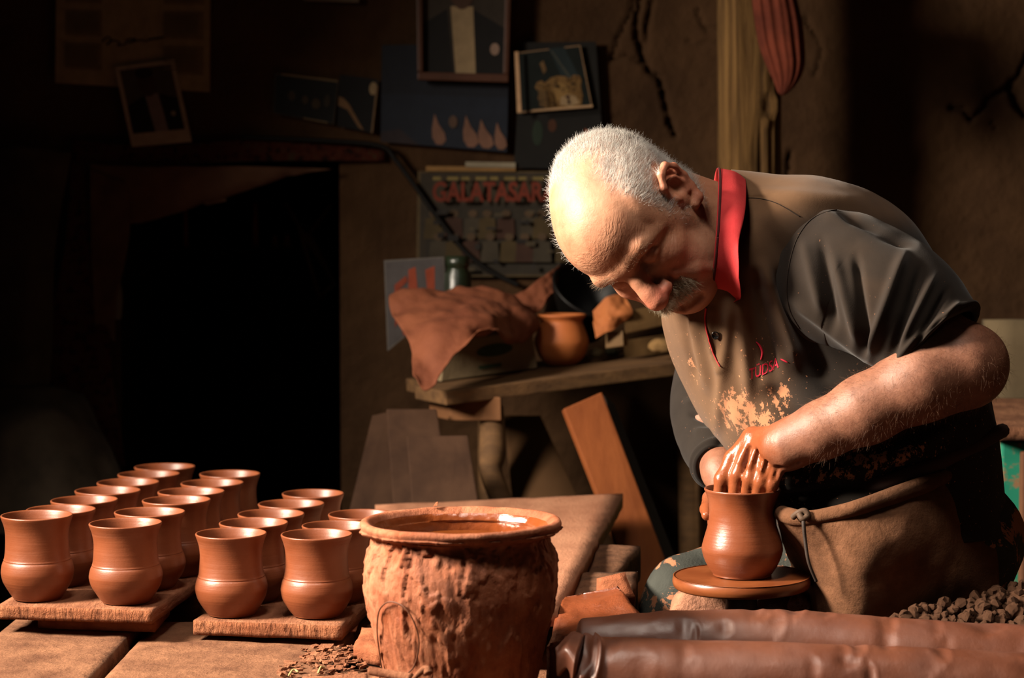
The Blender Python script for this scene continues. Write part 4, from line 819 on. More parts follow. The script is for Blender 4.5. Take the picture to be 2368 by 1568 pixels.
lean([(893, 945, 3.78), (1010, 945, 3.78), (1050, 1210, 3.6), (912, 1210, 3.6)], 0.02, M_DARKB, 'tall dark board leaning left of the bench leg')
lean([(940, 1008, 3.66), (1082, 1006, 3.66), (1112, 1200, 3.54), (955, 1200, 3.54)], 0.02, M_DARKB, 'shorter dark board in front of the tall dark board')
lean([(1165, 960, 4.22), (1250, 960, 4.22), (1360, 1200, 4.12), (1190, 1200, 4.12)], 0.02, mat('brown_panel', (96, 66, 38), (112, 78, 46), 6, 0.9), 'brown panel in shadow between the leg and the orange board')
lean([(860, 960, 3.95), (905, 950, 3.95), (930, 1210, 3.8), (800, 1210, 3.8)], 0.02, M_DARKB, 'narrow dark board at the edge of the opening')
# right edge: worktop, green painted cupboard
yc = 3.35
cup = thing('green_cupboard', (RY(2380, 1200, yc)[0] + .15, yc + .2, 0), 'chipped green painted cupboard at the right edge behind the potter', 'cupboard')
m, t, b, v = base('chipped_green_paint', 0.6, 0.3); f = t.noise(v, 22, 8, 0.7); t.link(t.ramp(f, [(0.48, lin((34, 140, 112))), (0.54, lin((150, 116, 84)))]), b.inputs['Base Color'])
x0 = RY(2316, 1100, yc)[0]; V, F = bx(x0, x0 + .5, yc, yc + .5, 0, RY(0, 1022, yc)[2]); mk('cupboard_body', V, F, m, cup, smooth=False, bevel=0.004)
V, F = bx(RY(2356, 1100, yc)[0], RY(2356, 1100, yc)[0] + .3, yc - .022, yc - .0005, 0.1, RY(0, 1042, yc)[2]); mk('cupboard_door', V, F, mat('brown_door', (96, 58, 36), (110, 70, 44), 8), cup, smooth=False, bevel=0.004)
V, F = slab_mesh(np.array([RY(2292, 1020, yc - .03), RY(2292, 1020, yc - .03) + (.6, 0, 0), RY(2292, 1020, yc - .03) + (.6, .55, 0), RY(2292, 1020, yc - .03) + (0, .55, 0)]) + (0, 0, .022), 0.022, 0.02, .003, 5); tag(mk('worktop', V, F, M_SLAB), 'clay-crusted worktop on the green cupboard', 'worktop')
V, F = slab_mesh(np.array([RY(2280, 995, 3.9), RY(2280, 995, 3.9) + (.6, 0, 0), RY(2280, 740, 3.9) + (.6, 0, 0), RY(2280, 740, 3.9)]), 0.04, 0.05, .004, 9, axis=(0, -1, 0)); tag(mk('grey_panel', V, F, mat('grey_brown_board', (96, 82, 60), (112, 96, 70), 6, .9)), 'grey-brown panel standing behind the green cupboard', 'panel')
# ================================================================ implicit surfaces -> mesh
class Field:
    def __init__(s, lo, hi, h):
        s.lo = np.array(lo, float); s.h = h; s.n = np.ceil((np.array(hi) - s.lo) / h).astype(int) + 1
        s.D = np.full(s.n, 0.05, np.float32)
        s.ax = [s.lo[i] + h * np.arange(s.n[i]) for i in range(3)]
    def _sub(s, lo, hi):
        a = np.clip(np.floor((np.array(lo) - s.lo) / s.h).astype(int), 0, s.n - 1); b = np.clip(np.ceil((np.array(hi) - s.lo) / s.h).astype(int) + 1, 1, s.n)
        if np.any(b <= a): return None, None
        sl = tuple(slice(a[i], b[i]) for i in range(3))
        X, Y, Z = np.meshgrid(*[s.ax[i][sl[i]] for i in range(3)], indexing='ij', sparse=True)
        return sl, (X, Y, Z)
    def put(s, fn, lo, hi, k=0.01, op='u'):
        m = k + 0.02; sl, g = s._sub(np.array(lo) - m, np.array(hi) + m)
        if sl is None: return
        d = fn(*g).astype(np.float32); D = s.D[sl]
        if op == 'u':
            hh = np.clip(0.5 + 0.5 * (D - d) / k, 0, 1); s.D[sl] = D * (1 - hh) + d * hh - k * hh * (1 - hh)
        else:
            hh = np.clip(0.5 - 0.5 * (D + d) / k, 0, 1); s.D[sl] = D * (1 - hh) - d * hh + k * hh * (1 - hh)
    def ell(s, c, r, k=0.01, op='u', R=None):
        c = np.array(c, float); r = np.array(r, float); m = r.max()
        def fn(X, Y, Z):
            x, y, z = X - c[0], Y - c[1], Z - c[2]
            if R is not None: x, y, z = [R[0, i] * x + R[1, i] * y + R[2, i] * z for i in range(3)]
            k0 = np.sqrt((x / r[0]) ** 2 + (y / r[1]) ** 2 + (z / r[2]) ** 2); k1 = np.sqrt((x / r[0] ** 2) ** 2 + (y / r[1] ** 2) ** 2 + (z / r[2] ** 2) ** 2) + 1e-9
            return k0 * (k0 - 1) / k1
        s.put(fn, c - m, c + m, k, op)
    def cap(s, a, b, r1, r2=None, k=0.01, op='u'):
        a = np.array(a, float); b = np.array(b, float); r2 = r1 if r2 is None else r2; ab = b - a; L = ab @ ab + 1e-12; m = max(r1, r2)
        def fn(X, Y, Z):
            t = np.clip(((X - a[0]) * ab[0] + (Y - a[1]) * ab[1] + (Z - a[2]) * ab[2]) / L, 0, 1)
            return np.sqrt((X - a[0] - t * ab[0]) ** 2 + (Y - a[1] - t * ab[1]) ** 2 + (Z - a[2] - t * ab[2]) ** 2) - (r1 + (r2 - r1) * t)
        s.put(fn, np.minimum(a, b) - m, np.maximum(a, b) + m, k, op)
    def chain(s, pts, rs, k=0.006, op='u'):
        for i in range(len(pts) - 1): s.cap(pts[i], pts[i + 1], rs[i], rs[i + 1], k, op)
    def mesh(s):
        D = s.D; D = np.pad(D, 1, constant_values=0.05); ins = D < 0; n = np.array(D.shape)
        cnt = np.zeros(n - 1, np.int16); acc = np.zeros(tuple(n - 1) + (3,), np.float32)
        c0 = [slice(0, -1)] * 3
        corner = lambda A, o: A[tuple(slice(o[i], A.shape[i] - 1 + o[i]) for i in range(3))]
        anyin = np.zeros(n - 1, bool); allin = np.ones(n - 1, bool)
        offs = [(i, j, k) for i in (0, 1) for j in (0, 1) for k in (0, 1)]
        for o in offs: q = corner(ins, o); anyin |= q; allin &= q
        act = np.argwhere(anyin & ~allin)
        P8 = {o: D[act[:, 0] + o[0], act[:, 1] + o[1], act[:, 2] + o[2]] for o in offs}
        sm = np.zeros((len(act), 3)); ct = np.zeros(len(act))
        for o in offs:
            for a in range(3):
                if o[a] == 0:
                    o2 = list(o); o2[a] = 1; o2 = tuple(o2); d0, d1 = P8[o], P8[o2]; x = (d0 < 0) != (d1 < 0)
                    t = np.where(x, d0 / np.where(x, d0 - d1, 1), 0); p = np.array(o, float)[None] + np.eye(3)[a][None] * t[:, None]
                    sm += p * x[:, None]; ct += x
        V = (act + sm / ct[:, None] - 1) * s.h + s.lo
        idx = np.full(n - 1, -1, np.int64); idx[act[:, 0], act[:, 1], act[:, 2]] = np.arange(len(act))
        F = []
        for a in range(3):
            b, c = (a + 1) % 3, (a + 2) % 3
            A0 = ins[tuple(slice(0, -1) if i == a else slice(1, -1) for i in range(3))]; A1 = ins[tuple(slice(1, None) if i == a else slice(1, -1) for i in range(3))]
            e = np.argwhere(A0 != A1)
            if not len(e): continue
            sgn = A0[e[:, 0], e[:, 1], e[:, 2]]
            e = e.copy(); e[:, b] += 1; e[:, c] += 1
            def cell(db, dc): q = e.copy(); q[:, b] -= db; q[:, c] -= dc; return idx[q[:, 0], q[:, 1], q[:, 2]]
            q = np.stack([cell(1, 1), cell(0, 1), cell(0, 0), cell(1, 0)], 1)
            q[~sgn] = q[~sgn][:, ::-1]; F.append(q)
        F = np.vstack(F); w = V - V.mean(0); nn = np.cross(V[F[:, 2]] - V[F[:, 0]], V[F[:, 3]] - V[F[:, 1]])
        if (nn * w[F[:, 0]]).sum() < 0: F = F[:, ::-1]
        return V, np.ascontiguousarray(F)
def fast_mesh(V, F):
    return np.asarray(V), [tuple(f) for f in np.asarray(F).tolist()]
def smooth_mesh(V, F, it=2, lam=0.5):
    F = np.asarray(F); e = np.vstack([F[:, [0, 1]], F[:, [1, 2]], F[:, [2, 3]], F[:, [3, 0]]]); V = V.copy()
    for _ in range(it):
        S = np.zeros_like(V); C = np.zeros(len(V)); np.add.at(S, e[:, 0], V[e[:, 1]]); np.add.at(C, e[:, 0], 1)
        np.add.at(S, e[:, 1], V[e[:, 0]]); np.add.at(C, e[:, 1], 1); V += lam * (S / C[:, None] - V)
    return V
def face_normals_v(V, F):
    F = np.asarray(F); n = np.cross(V[F[:, 2]] - V[F[:, 0]], V[F[:, 3]] - V[F[:, 1]]); N = np.zeros_like(V)
    for i in range(4): np.add.at(N, F[:, i], n)
    return N / (np.linalg.norm(N, axis=1, keepdims=True) + 1e-12)
# ================================================================ the potter
NV = -FV
HC = P(1464, 509, 2.66)
HB = np.array([[0.57437653, -0.01022467, -0.81852737], [0.49338697, -0.79356115, 0.356132], [0.65319286, 0.6084046, 0.45075818]])
HM3 = np.stack([RV, UV, NV], 1) @ HB                         # columns: left, forward, up of the head
def hw(p): return HC + np.asarray(p, float) @ HM3.T          # head space -> world
def wh(p): return (np.asarray(p, float) - HC) @ HM3
man = thing('person', (P(2150, 1250, 2.8)[0], P(2150, 1250, 2.8)[1], 0.0), 'white-haired potter in a dark dusty shirt and apron, bent over the wheel', 'person')

# ---------------------------------------------------------------- head (x left, y forward, z up)
Hf = Field((-0.105, -0.14, -0.20), (0.105, 0.14, 0.135), 0.0018)
neckb = wh(P(1735, 575, 2.77)); neckb2 = wh(P(1700, 545, 2.75))
Hf.ell((0, -0.018, 0.034), (0.0765, 0.098, 0.086), 0.01)
Hf.ell((0, 0.034, 0.040), (0.064, 0.064, 0.062), 0.03)
Hf.ell((0, 0.040, -0.030), (0.060, 0.056, 0.072), 0.03)
Hf.ell((0, 0.055, -0.075), (0.044, 0.042, 0.040), 0.025)
for s in (1, -1):
    Hf.ell((s * 0.062, 0.005, 0.012), (0.014, 0.045, 0.045), 0.03)            # temple
    Hf.cap((s * 0.054, 0.000, -0.050), (s * 0.022, 0.070, -0.098), 0.020, 0.017, 0.03)   # jaw
    Hf.ell((s * 0.043, 0.064, -0.026), (0.022, 0.022, 0.016), 0.016)          # cheekbone
    Hf.ell((s * 0.036, 0.062, -0.056), (0.022, 0.022, 0.028), 0.02)           # sagging cheek
Hf.ell((0, 0.078, -0.101), (0.022, 0.018, 0.017), 0.02)                        # chin
for s in (1, -1):                                                              # brows
    Hf.cap((s * 0.012, 0.0935, 0.021), (s * 0.040, 0.0835, 0.025), 0.0100, 0.0095, 0.010)
    Hf.cap((s * 0.040, 0.0840, 0.023), (s * 0.057, 0.062, 0.010), 0.0095, 0.0075, 0.010)
Hf.ell((0, 0.0925, 0.020), (0.012, 0.008, 0.010), 0.012)
for s in (1, -1): Hf.ell((s * 0.032, 0.0985, 0.000), (0.021, 0.025, 0.0125), 0.008, 'd')   # sockets
for s in (1, -1):
    Hf.ell((s * 0.032, 0.0765, -0.001), (0.0160, 0.0140, 0.0125), 0.003)       # lids over the eyes
    Hf.chain([(s * 0.018, 0.0860, -0.0070), (s * 0.032, 0.0900, -0.0085), (s * 0.046, 0.0815, -0.0060)], [0.0018] * 3, 0.0015, 'd')
    Hf.chain([(s * 0.018, 0.0870, 0.0060), (s * 0.032, 0.0895, 0.0085), (s * 0.046, 0.0800, 0.0060)], [0.0012] * 3, 0.002, 'd')   # lid line
    Hf.cap((s * 0.018, 0.0840, -0.0145), (s * 0.046, 0.0760, -0.0150), 0.0045, 0.0040, 0.006)   # bag under the eye
# nose
Hf.chain([(0, 0.0930, 0.012), (0, 0.1030, -0.006), (0, 0.1120, -0.022), (0, 0.1175, -0.034)], [0.0075, 0.0090, 0.0110, 0.0135], 0.010)
Hf.ell((0, 0.1160, -0.036), (0.0145, 0.0130, 0.0125), 0.008)
for s in (1, -1):
    Hf.ell((s * 0.0150, 0.1035, -0.0385), (0.0085, 0.0115, 0.0085), 0.006)
    Hf.ell((s * 0.0080, 0.1085, -0.0480), (0.0042, 0.0062, 0.0050), 0.003, 'd')
    Hf.cap((s * 0.0235, 0.0970, -0.0330), (s * 0.0245, 0.0920, -0.0450), 0.0022, 0.0026, 0.005, 'd')
    Hf.cap((s * 0.0250, 0.0935, -0.0400), (s * 0.0400, 0.0800, -0.0790), 0.0028, 0.0024, 0.008, 'd')   # nasolabial fold
# mouth
Hf.ell((0, 0.0850, -0.0620), (0.0300, 0.0170, 0.0160), 0.012)
Hf.cap((-0.022, 0.0880, -0.0730), (0.022, 0.0880, -0.0730), 0.0055, 0.0055, 0.008)
Hf.cap((-0.020, 0.0880, -0.0830), (0.020, 0.0880, -0.0830), 0.0060, 0.0060, 0.008)
Hf.cap((-0.020, 0.0930, -0.0775), (0.020, 0.0930, -0.0775), 0.0022, 0.0022, 0.005, 'd')
for s in (1, -1): Hf.chain([(s * 0.031, 0.0875, -0.043), (s * 0.040, 0.0790, -0.064), (s * 0.045, 0.0660, -0.094)], [0.0085, 0.0115, 0.0100], 0.007)
Hf.cap((-0.016, 0.0935, -0.0915), (0.016, 0.0935, -0.0915), 0.0050, 0.0050, 0.010, 'd')
# ears
ES0 = lambda s, a_, b_, c_: (s * (0.076 + (a_ - 0.076) * 1.30), 0.003 + (b_ + 0.012) * 1.14, -0.008 + (c_ + 0.006) * 1.14)
for s in (1, -1):
    ES = lambda a_, b_, c_: ES0(s, a_, b_, c_)
    Hf.ell((s * 0.0765, 0.0020, -0.0080), (0.0090, 0.0180, 0.0280), 0.006)
    Re = np.array(Matrix.Rotation(s * 0.38, 3, 'Z')); Hf.ell((s * 0.0845, -0.0025, -0.0010), (0.0046, 0.0205, 0.0310), 0.005, 'u', Re)
    hx = [(0.0790, 0.004, 0.004), (0.0860, 0.002, 0.019), (0.0910, -0.010, 0.0265), (0.0935, -0.023, 0.0230), (0.0930, -0.0300, 0.0090), (0.0895, -0.0290, -0.0080), (0.0855, -0.0230, -0.0220), (0.0830, -0.0140, -0.0330), (0.0800, -0.0060, -0.0330)]
    Hf.chain([ES(*q) for q in hx], [0.0040, 0.0046, 0.0050, 0.0050, 0.0048, 0.0046, 0.0056, 0.0078, 0.0064], 0.004)
    ah = [(0.0850, -0.012, 0.014), (0.0880, -0.0200, 0.0060), (0.0870, -0.0205, -0.008), (0.0850, -0.0150, -0.0180)]
    Hf.chain([ES(*q) for q in ah], [0.0034, 0.0040, 0.0042, 0.0036], 0.003)
    Hf.ell((s * 0.0930, 0.0055, -0.0050), (0.0110, 0.0095, 0.0140), 0.004, 'd')
    Hf.ell(ES(0.0905, -0.0240, 0.0140), (0.0036, 0.0052, 0.0100), 0.003, 'd')
    Hf.ell((s * 0.0800, 0.0175, -0.0090), (0.0070, 0.0050, 0.0075), 0.004)     # tragus
# neck
Hf.cap((0, -0.040, -0.030), neckb, 0.060, 0.072, 0.03)
Hf.cap((0, 0.020, -0.085), neckb2 + np.array([0, 0.02, 0]), 0.034, 0.05, 0.03)
# age: forehead and eye-corner wrinkles
for s in (1, -1):
    Hf.cap((s * 0.046, 0.073, -0.058), (s * 0.041, 0.062, -0.094), 0.0020, 0.0016, 0.008, 'd')   # jowl line
    Hf.ell((s * 0.052, 0.040, -0.078), (0.012, 0.020, 0.018), 0.015)
Hv, Hq = Hf.mesh(); Hv = smooth_mesh(Hv, Hq, 1, 0.4); NhL = face_normals_v(Hv, Hq); Hq = np.ascontiguousarray(Hq[:, ::-1])   # head space is left-handed
bad = Hv @ np.array([0, 0, 1.0])
head_local = Hv.copy()
# ---------------------------------------------------------------- arms and hands (world space)
def PP(*a): return P(*a)
lo = np.array([PP(1640, 1250, 2.66)[0], 2.46, PP(1640, 1210, 2.66)[2]]); hi = np.array([PP(2345, 700, 2.6)[0], 2.76, PP(2300, 640, 2.6)[2]])
Af = Field(lo, hi, 0.0021)
E0 = PP(2222, 850, 2.575); W0 = PP(1822, 1028, 2.615); S0 = PP(1985, 640, 2.66)
Af.cap(S0, E0, 0.055, 0.050, 0.02)
Af.chain([E0, PP(2130, 882, 2.565), PP(2000, 948, 2.575), PP(1900, 995, 2.595), W0], [0.0500, 0.0485, 0.0410, 0.0340, 0.0295], 0.02)
Af.ell(PP(2262, 838, 2.57), (0.030, 0.03, 0.036), 0.03)
# hand: wrist -> knuckles -> fingers reaching down into the pot
knu = {'index': (1744, 1026, 2.650), 'middle': (1766, 1028, 2.636), 'ring': (1788, 1042, 2.624), 'little': (1808, 1064, 2.618)}
Af.cap(W0, PP(1800, 1030, 2.622), 0.029, 0.024, 0.02)
for nm_, kk in knu.items(): Af.cap(PP(1822, 1034, 2.618), PP(*kk), 0.021, 0.0110, 0.012)
fing = {'index': [(1744, 1026, 2.650), (1722, 1058, 2.649), (1706, 1098, 2.652), (1699, 1140, 2.656), (1697, 1185, 2.660)],
        'middle': [(1766, 1028, 2.636), (1748, 1064, 2.633), (1734, 1108, 2.637), (1726, 1150, 2.646), (1724, 1198, 2.655)],
        'ring': [(1788, 1042, 2.624), (1773, 1076, 2.621), (1760, 1116, 2.628), (1751, 1152, 2.638), (1746, 1192, 2.648)],
        'little': [(1808, 1064, 2.618), (1797, 1092, 2.616), (1785, 1122, 2.624), (1776, 1152, 2.634), (1770, 1184, 2.644)]}
frad = {'index': (0.0110, 0.0090, 0.0084, 0.0078, 0.0068), 'middle': (0.0110, 0.0090, 0.0084, 0.0078, 0.0068), 'ring': (0.0105, 0.0086, 0.0080, 0.0074, 0.0064), 'little': (0.0098, 0.0080, 0.0072, 0.0066, 0.0058)}
for nm_ in fing:
    pts = catmull([PP(*q) for q in fing[nm_]], 13); Af.chain(pts, np.interp(np.linspace(0, 4, 13), range(5), frad[nm_]), 0.0025)
    Af.ell(PP(*fing[nm_][2]) + NV * 0.0015, (frad[nm_][2] * 1.04,) * 3, 0.006)
# thumb along the left side, leaving the palm near the wrist
tb = [(1800, 1016, 2.636), (1742, 1014, 2.660), (1695, 1060, 2.668), (1670, 1108, 2.664), (1663, 1142, 2.664)]
Af.chain([PP(*q) for q in tb], (0.019, 0.0150, 0.0112, 0.0100, 0.0082), 0.006)
Af.ell(PP(1668, 1116, 2.6548), (0.0052, 0.0022, 0.0078), 0.0012)                                       # thumb nail
# tendons and skin folds on the back of the hand
for a_, b_ in (((1800, 1022, 2.598), (1748, 1034, 2.640)), ((1805, 1028, 2.594), (1768, 1036, 2.626)), ((1812, 1036, 2.592), (1790, 1048, 2.614))): Af.cap(PP(*a_), PP(*b_), 0.0035, 0.0030, 0.008)
for a_, b_ in (((1757, 1040, 2.626), (1741, 1088, 2.626)), ((1780, 1052, 2.614), (1766, 1098, 2.616)), ((1802, 1070, 2.606), (1791, 1108, 2.612)), ((1735, 1036, 2.640), (1722, 1076, 2.640))): Af.cap(PP(*a_), PP(*b_), 0.0026, 0.0022, 0.005, 'd')
for a_, b_ in (((1838, 1052, 2.592), (1806, 1082, 2.604)), ((1846, 1066, 2.592), (1812, 1096, 2.606))): Af.cap(PP(*a_), PP(*b_), 0.0022, 0.0018, 0.006, 'd')
Av, Aq = Af.mesh(); Av = smooth_mesh(Av, Aq, 2, 0.5)
# right arm, mostly behind the pot
lo = np.array([PP(1560, 1300, 2.9)[0], 2.62, PP(1560, 1235, 2.8)[2]]); hi = np.array([PP(1760, 800, 2.9)[0], 2.98, PP(1600, 900, 2.9)[2]])
Bf = Field(lo, hi, 0.0022)
Bf.chain([PP(1640, 930, 2.90), PP(1655, 1040, 2.84), PP(1672, 1092, 2.78)], (0.040, 0.033, 0.027), 0.02)
Bf.cap(PP(1672, 1092, 2.78), PP(1690, 1140, 2.745), 0.026, 0.020, 0.016)
rk = [(1662, 1130, 2.752), (1680, 1150, 2.745), (1700, 1160, 2.742), (1718, 1165, 2.742)]
rf = [[(1662, 1130, 2.752), (1641, 1152, 2.728), (1634, 1178, 2.700), (1634, 1192, 2.682)], [(1676, 1146, 2.750), (1662, 1180, 2.744), (1652, 1208, 2.730), (1650, 1222, 2.716)], [(1692, 1160, 2.746), (1680, 1200, 2.742), (1668, 1230, 2.734), (1662, 1245, 2.726)], [(1708, 1165, 2.746), (1698, 1216, 2.746), (1686, 1246, 2.740), (1678, 1260, 2.734)]]
for k_, (kk, ff) in enumerate(zip(rk, rf)):
    Bf.cap(PP(1682, 1108, 2.768), PP(*kk), 0.018, 0.012, 0.012); Bf.chain([PP(*q) for q in ff], (0.011, 0.0096, 0.0088, 0.0072), 0.004)
Bf.chain([PP(1692, 1112, 2.762), PP(1712, 1122, 2.735), PP(1722, 1140, 2.712)], (0.014, 0.011, 0.0085), 0.006)
Bv, Bq = Bf.mesh(); Bv = smooth_mesh(Bv, Bq, 2, 0.5)
# torso core under the clothes
core = [((1656, 550), 2.745, .062), ((1740, 580), 2.80, .10), ((1820, 680), 2.83, .12), ((1900, 830), 2.84, .125), ((1990, 1000), 2.84, .13), ((2080, 1150), 2.84, .14), ((2100, 1230), 2.84, .12)]
Cv, Cf = tube(catmull([np.append(P(*a_, d_), r_) for a_, d_, r_ in core], 40)[:, :3], np.interp(np.linspace(0, 1, 40), np.linspace(0, 1, len(core)), [c_[2] for c_ in core]), 28)
skinV = np.vstack([hw(Hv), Av, Bv, Cv]); o1, o2, o3 = len(Hv), len(Hv) + len(Av), len(Hv) + len(Av) + len(Bv)
skinF = Hq.tolist() + (Aq + o1).tolist() + (Bq + o2).tolist() + [tuple(i + o3 for i in f) for f in Cf]
n_all = len(skinV); red = np.zeros(n_all); scalp = np.zeros(n_all); mud = np.zeros(n_all); stub = np.zeros(n_all)
x, y, z = Hv.T
red[:o1] = np.clip(gauss(y, 0.118, 0.018) * gauss(z, -0.034, 0.022) * 1.0 + gauss(np.abs(x), 0.042, 0.02) * gauss(y, 0.07, 0.03) * gauss(z, -0.035, 0.022) * 0.8 + 0.45 * sstep(0.078, 0.09, np.abs(x)) * (y > -0.03) * (y < 0.03) * (z > -.055) + gauss(z, -0.078, 0.01) * gauss(y, 0.09, .02) * .6, 0, 1)
# hair growth: sides and back, bald forehead and crown front
side = np.abs(x)
hairline = sstep(0.0, 0.03, side * 1.05 - 0.038 - 0.55 * np.clip(y - 0.005, 0, 1)) * sstep(-0.052, -0.03, z - 0.35 * np.clip(y + 0.02, -1, 0.02)) * (1 - sstep(0.034, 0.052, y))
backh = sstep(0.000, -0.040, y + 0.012 * noise(np.stack([x * 60, y * 60, z * 60], 1))) * sstep(-0.075, -0.055, z + 0.1 * np.clip(y, -1, 0))
hair = np.clip(np.maximum(hairline, backh), 0, 1)
earm = (np.abs(x) > 0.0785) & (y > -0.026) & (y < 0.026) & (z < 0.034) & (z > -0.050)
hair[earm] = 0; hair *= 1 - sstep(0.0, 0.012, y - 0.002) * (z < -0.002) * 0.8
scalp[:o1] = hair
tan_ = np.zeros(n_all); tan_[o1:o3] = 0.9; wrx = np.zeros(n_all); wrz = np.zeros(n_all); wrm = np.zeros(n_all)
wrx[:o1] = Hv[:, 0]; wrz[:o1] = Hv[:, 2] - 0.10 * Hv[:, 0] ** 2 / 0.02
wrm[:o1] = sstep(0.055, 0.075, Hv[:, 1]) * sstep(0.024, 0.034, Hv[:, 2]) * (1 - sstep(0.070, 0.085, Hv[:, 2])) + 0.9 * gauss(np.abs(Hv[:, 0]), 0.060, 0.010) * gauss(Hv[:, 2], 0.0, 0.022) * (Hv[:, 1] > 0.02) + 0.6 * gauss(np.abs(Hv[:, 0]), 0.048, 0.014) * gauss(Hv[:, 2], -0.03, 0.03) * (Hv[:, 1] > 0.03)
stub[:o1] = sstep(-0.03, -0.06, z) * sstep(-0.02, 0.03, y) * 0.6
apx = Av @ np.array([1, 0, 0]); tt = (Av - PP(1845, 1020, 2.6)) @ (PP(1700, 1085, 2.65) - PP(1845, 1020, 2.6)) / np.linalg.norm(PP(1700, 1085, 2.65) - PP(1845, 1020, 2.6))
mud[o1:o2] = sstep(0.008, 0.045, tt + 0.018 * fbm(Av * 40, 3) + 0.02 * ((Av - PP(1800, 1040, 2.62)) @ UV) / 0.03 * .6)
mud[o2:o3] = sstep(-0.0, -0.03, (Bv - PP(1660, 1105, 2.78)) @ UV)
m, t, b, v = base('weathered_skin', 0.5, 0.35)
f1 = t.noise(v, 30, 6); c = t.ramp(f1, [(0.3, lin((178, 118, 88))), (0.7, lin((208, 152, 118)))])
c = t.mix(t.ramp(t.noise(v, 90, 4), [(0.62, (0, 0, 0, 1)), (0.72, (0.35,) * 3 + (1,))]), c, lin((150, 92, 66)))
c = t.mix(t.math('MULTIPLY', t.attr('red'), 0.75), c, lin((196, 92, 74)))
c = t.mix(t.math('MULTIPLY', t.attr('stub'), 0.35), c, lin((150, 128, 112)))
c = t.mix(t.math('MULTIPLY', t.attr('scalp'), 0.42), c, lin((206, 196, 184)))
c = t.mix(t.attr('tan'), c, t.ramp(t.noise(v, 45, 7, .65), [(0.3, lin((118, 72, 54))), (0.7, lin((160, 108, 84)))]))
c = t.mix(t.attr('mud'), c, lin((150, 82, 50)))
t.link(c, b.inputs['Base Color'])
rg = t.math('MULTIPLY_ADD', t.attr('mud'), -0.30); rg.node.inputs[2].default_value = 0.52; t.link(rg, b.inputs['Roughness'])
b.inputs['Subsurface Weight'].default_value = 0.12; b.inputs['Subsurface Radius'].default_value = (0.01, 0.004, 0.002); b.inputs['Subsurface Scale'].default_value = 0.4
cv_ = t.add('ShaderNodeCombineXYZ'); t.link(t.math('MULTIPLY', t.attr('wrx'), 52.0), cv_.inputs[0]); t.link(t.math('MULTIPLY', t.attr('wrz'), 96.0), cv_.inputs[2])
wn = t.noise(cv_.outputs[0], 1.0, 3, 0.6, 0.25); wv = t.math('ABSOLUTE', t.math('SUBTRACT', wn, 0.5)); wv = t.math('MINIMUM', t.math('MULTIPLY', wv, 9.0), 1.0)
wr_ = t.math('MULTIPLY', t.math('MULTIPLY', wv, t.attr('wrm')), 0.6)
hgt = t.math('ADD', t.noise(v, 130, 5, 0.6), t.math('MULTIPLY', t.noise(v, 420, 4, 0.7), 0.5)); hgt = t.math('ADD', hgt, wr_); bump(t, b, hgt, 0.5, 0.0011)
M_SKIN = m
mk('body', skinV, skinF, M_SKIN, man, attrs={'red': red, 'scalp': scalp, 'mud': mud, 'stub': stub, 'tan': tan_, 'wrx': wrx, 'wrz': wrz, 'wrm': np.clip(wrm, 0, 1)}, fix=False)

# ---------------------------------------------------------------- hair
def strands(roots, dirs, lens, rad, droop, name, m, curl=0.25, seg=3):
    VV, FF = [], []; off = 0; r3 = np.random.default_rng(5)
    tri = np.array([[math.cos(a_), math.sin(a_)] for a_ in (0, 2.094, 4.189)])
    for r0, d0, L_ in zip(roots, dirs, lens):
        d_ = d0 / (np.linalg.norm(d0) + 1e-9); p_ = r0.copy(); ring0 = off
        sidev = np.cross(d_, [0.3, 0.5, 0.8]); sidev /= np.linalg.norm(sidev) + 1e-9; up_ = np.cross(d_, sidev)
        for k_ in range(seg + 1):
            rr_ = rad * (1 - 0.75 * k_ / seg); VV.append(p_ + rr_ * (tri[:, :1] * sidev + tri[:, 1:] * up_)); off += 3
            d_ = d_ + droop / seg + r3.normal(0, curl / seg, 3); d_ /= np.linalg.norm(d_); p_ = p_ + d_ * L_ / seg
            if k_:
                a_ = ring0 + (k_ - 1) * 3
                for q in range(3): FF.append((a_ + q, a_ + (q + 1) % 3, a_ + 3 + (q + 1) % 3, a_ + 3 + q))
    o_ = mk(name, np.vstack(VV), FF, m, man, fix=False); o_['kind'] = 'stuff'; return o_
mh, t, b, v = base('white_hair', 0.45, 0.4); t.link(t.ramp(t.noise(v, 60, 3), [(0.3, lin((196, 188, 178))), (0.7, lin((232, 228, 222)))]), b.inputs['Base Color'])
Nh = NhL @ HM3.T; r4 = np.random.default_rng(9)
Wv = hw(Hv); vis = (Nh @ NV > -0.45)
pr_ = np.clip(hair, 0, 1) ** 1.5 * vis * np.where((Nh @ NV < 0.15) & (y > -0.05), 0.12, 1.0); pr_ = pr_ / pr_.sum(); pick = r4.choice(len(Hv), 19000, p=pr_)
ro = Wv[pick] + r4.normal(0, 0.0008, (len(pick), 3)); nn = Nh[pick]
comb = hw((0, -1.0, -0.35)) - HC                                        # lies towards the back of the head
flow = comb - nn * (nn @ comb)[:, None]
strands(ro, flow * 1.0 + nn * 0.12 + r4.normal(0, 0.17, (len(pick), 3)), r4.uniform(0.008, 0.018, len(pick)) * (0.55 + 0.45 * np.clip(hair[pick], 0, 1)), 0.00014, np.array([0, 0, -0.15]), 'hair', mh, 0.5)
# loose tufts at the rim of the hair, standing off
tuft = np.where((hair > 0.05) & (hair < 0.9))[0]; pick = r4.choice(tuft, 500); nn = Nh[pick]
strands(Wv[pick], nn * 0.9 + (comb - nn * (nn @ comb)[:, None]) * .4 + r4.normal(0, 0.35, (500, 3)), r4.uniform(0.005, 0.011, 500), 0.00014, np.array([0, 0, -.1]), 'loose_hair', mh, 0.6)
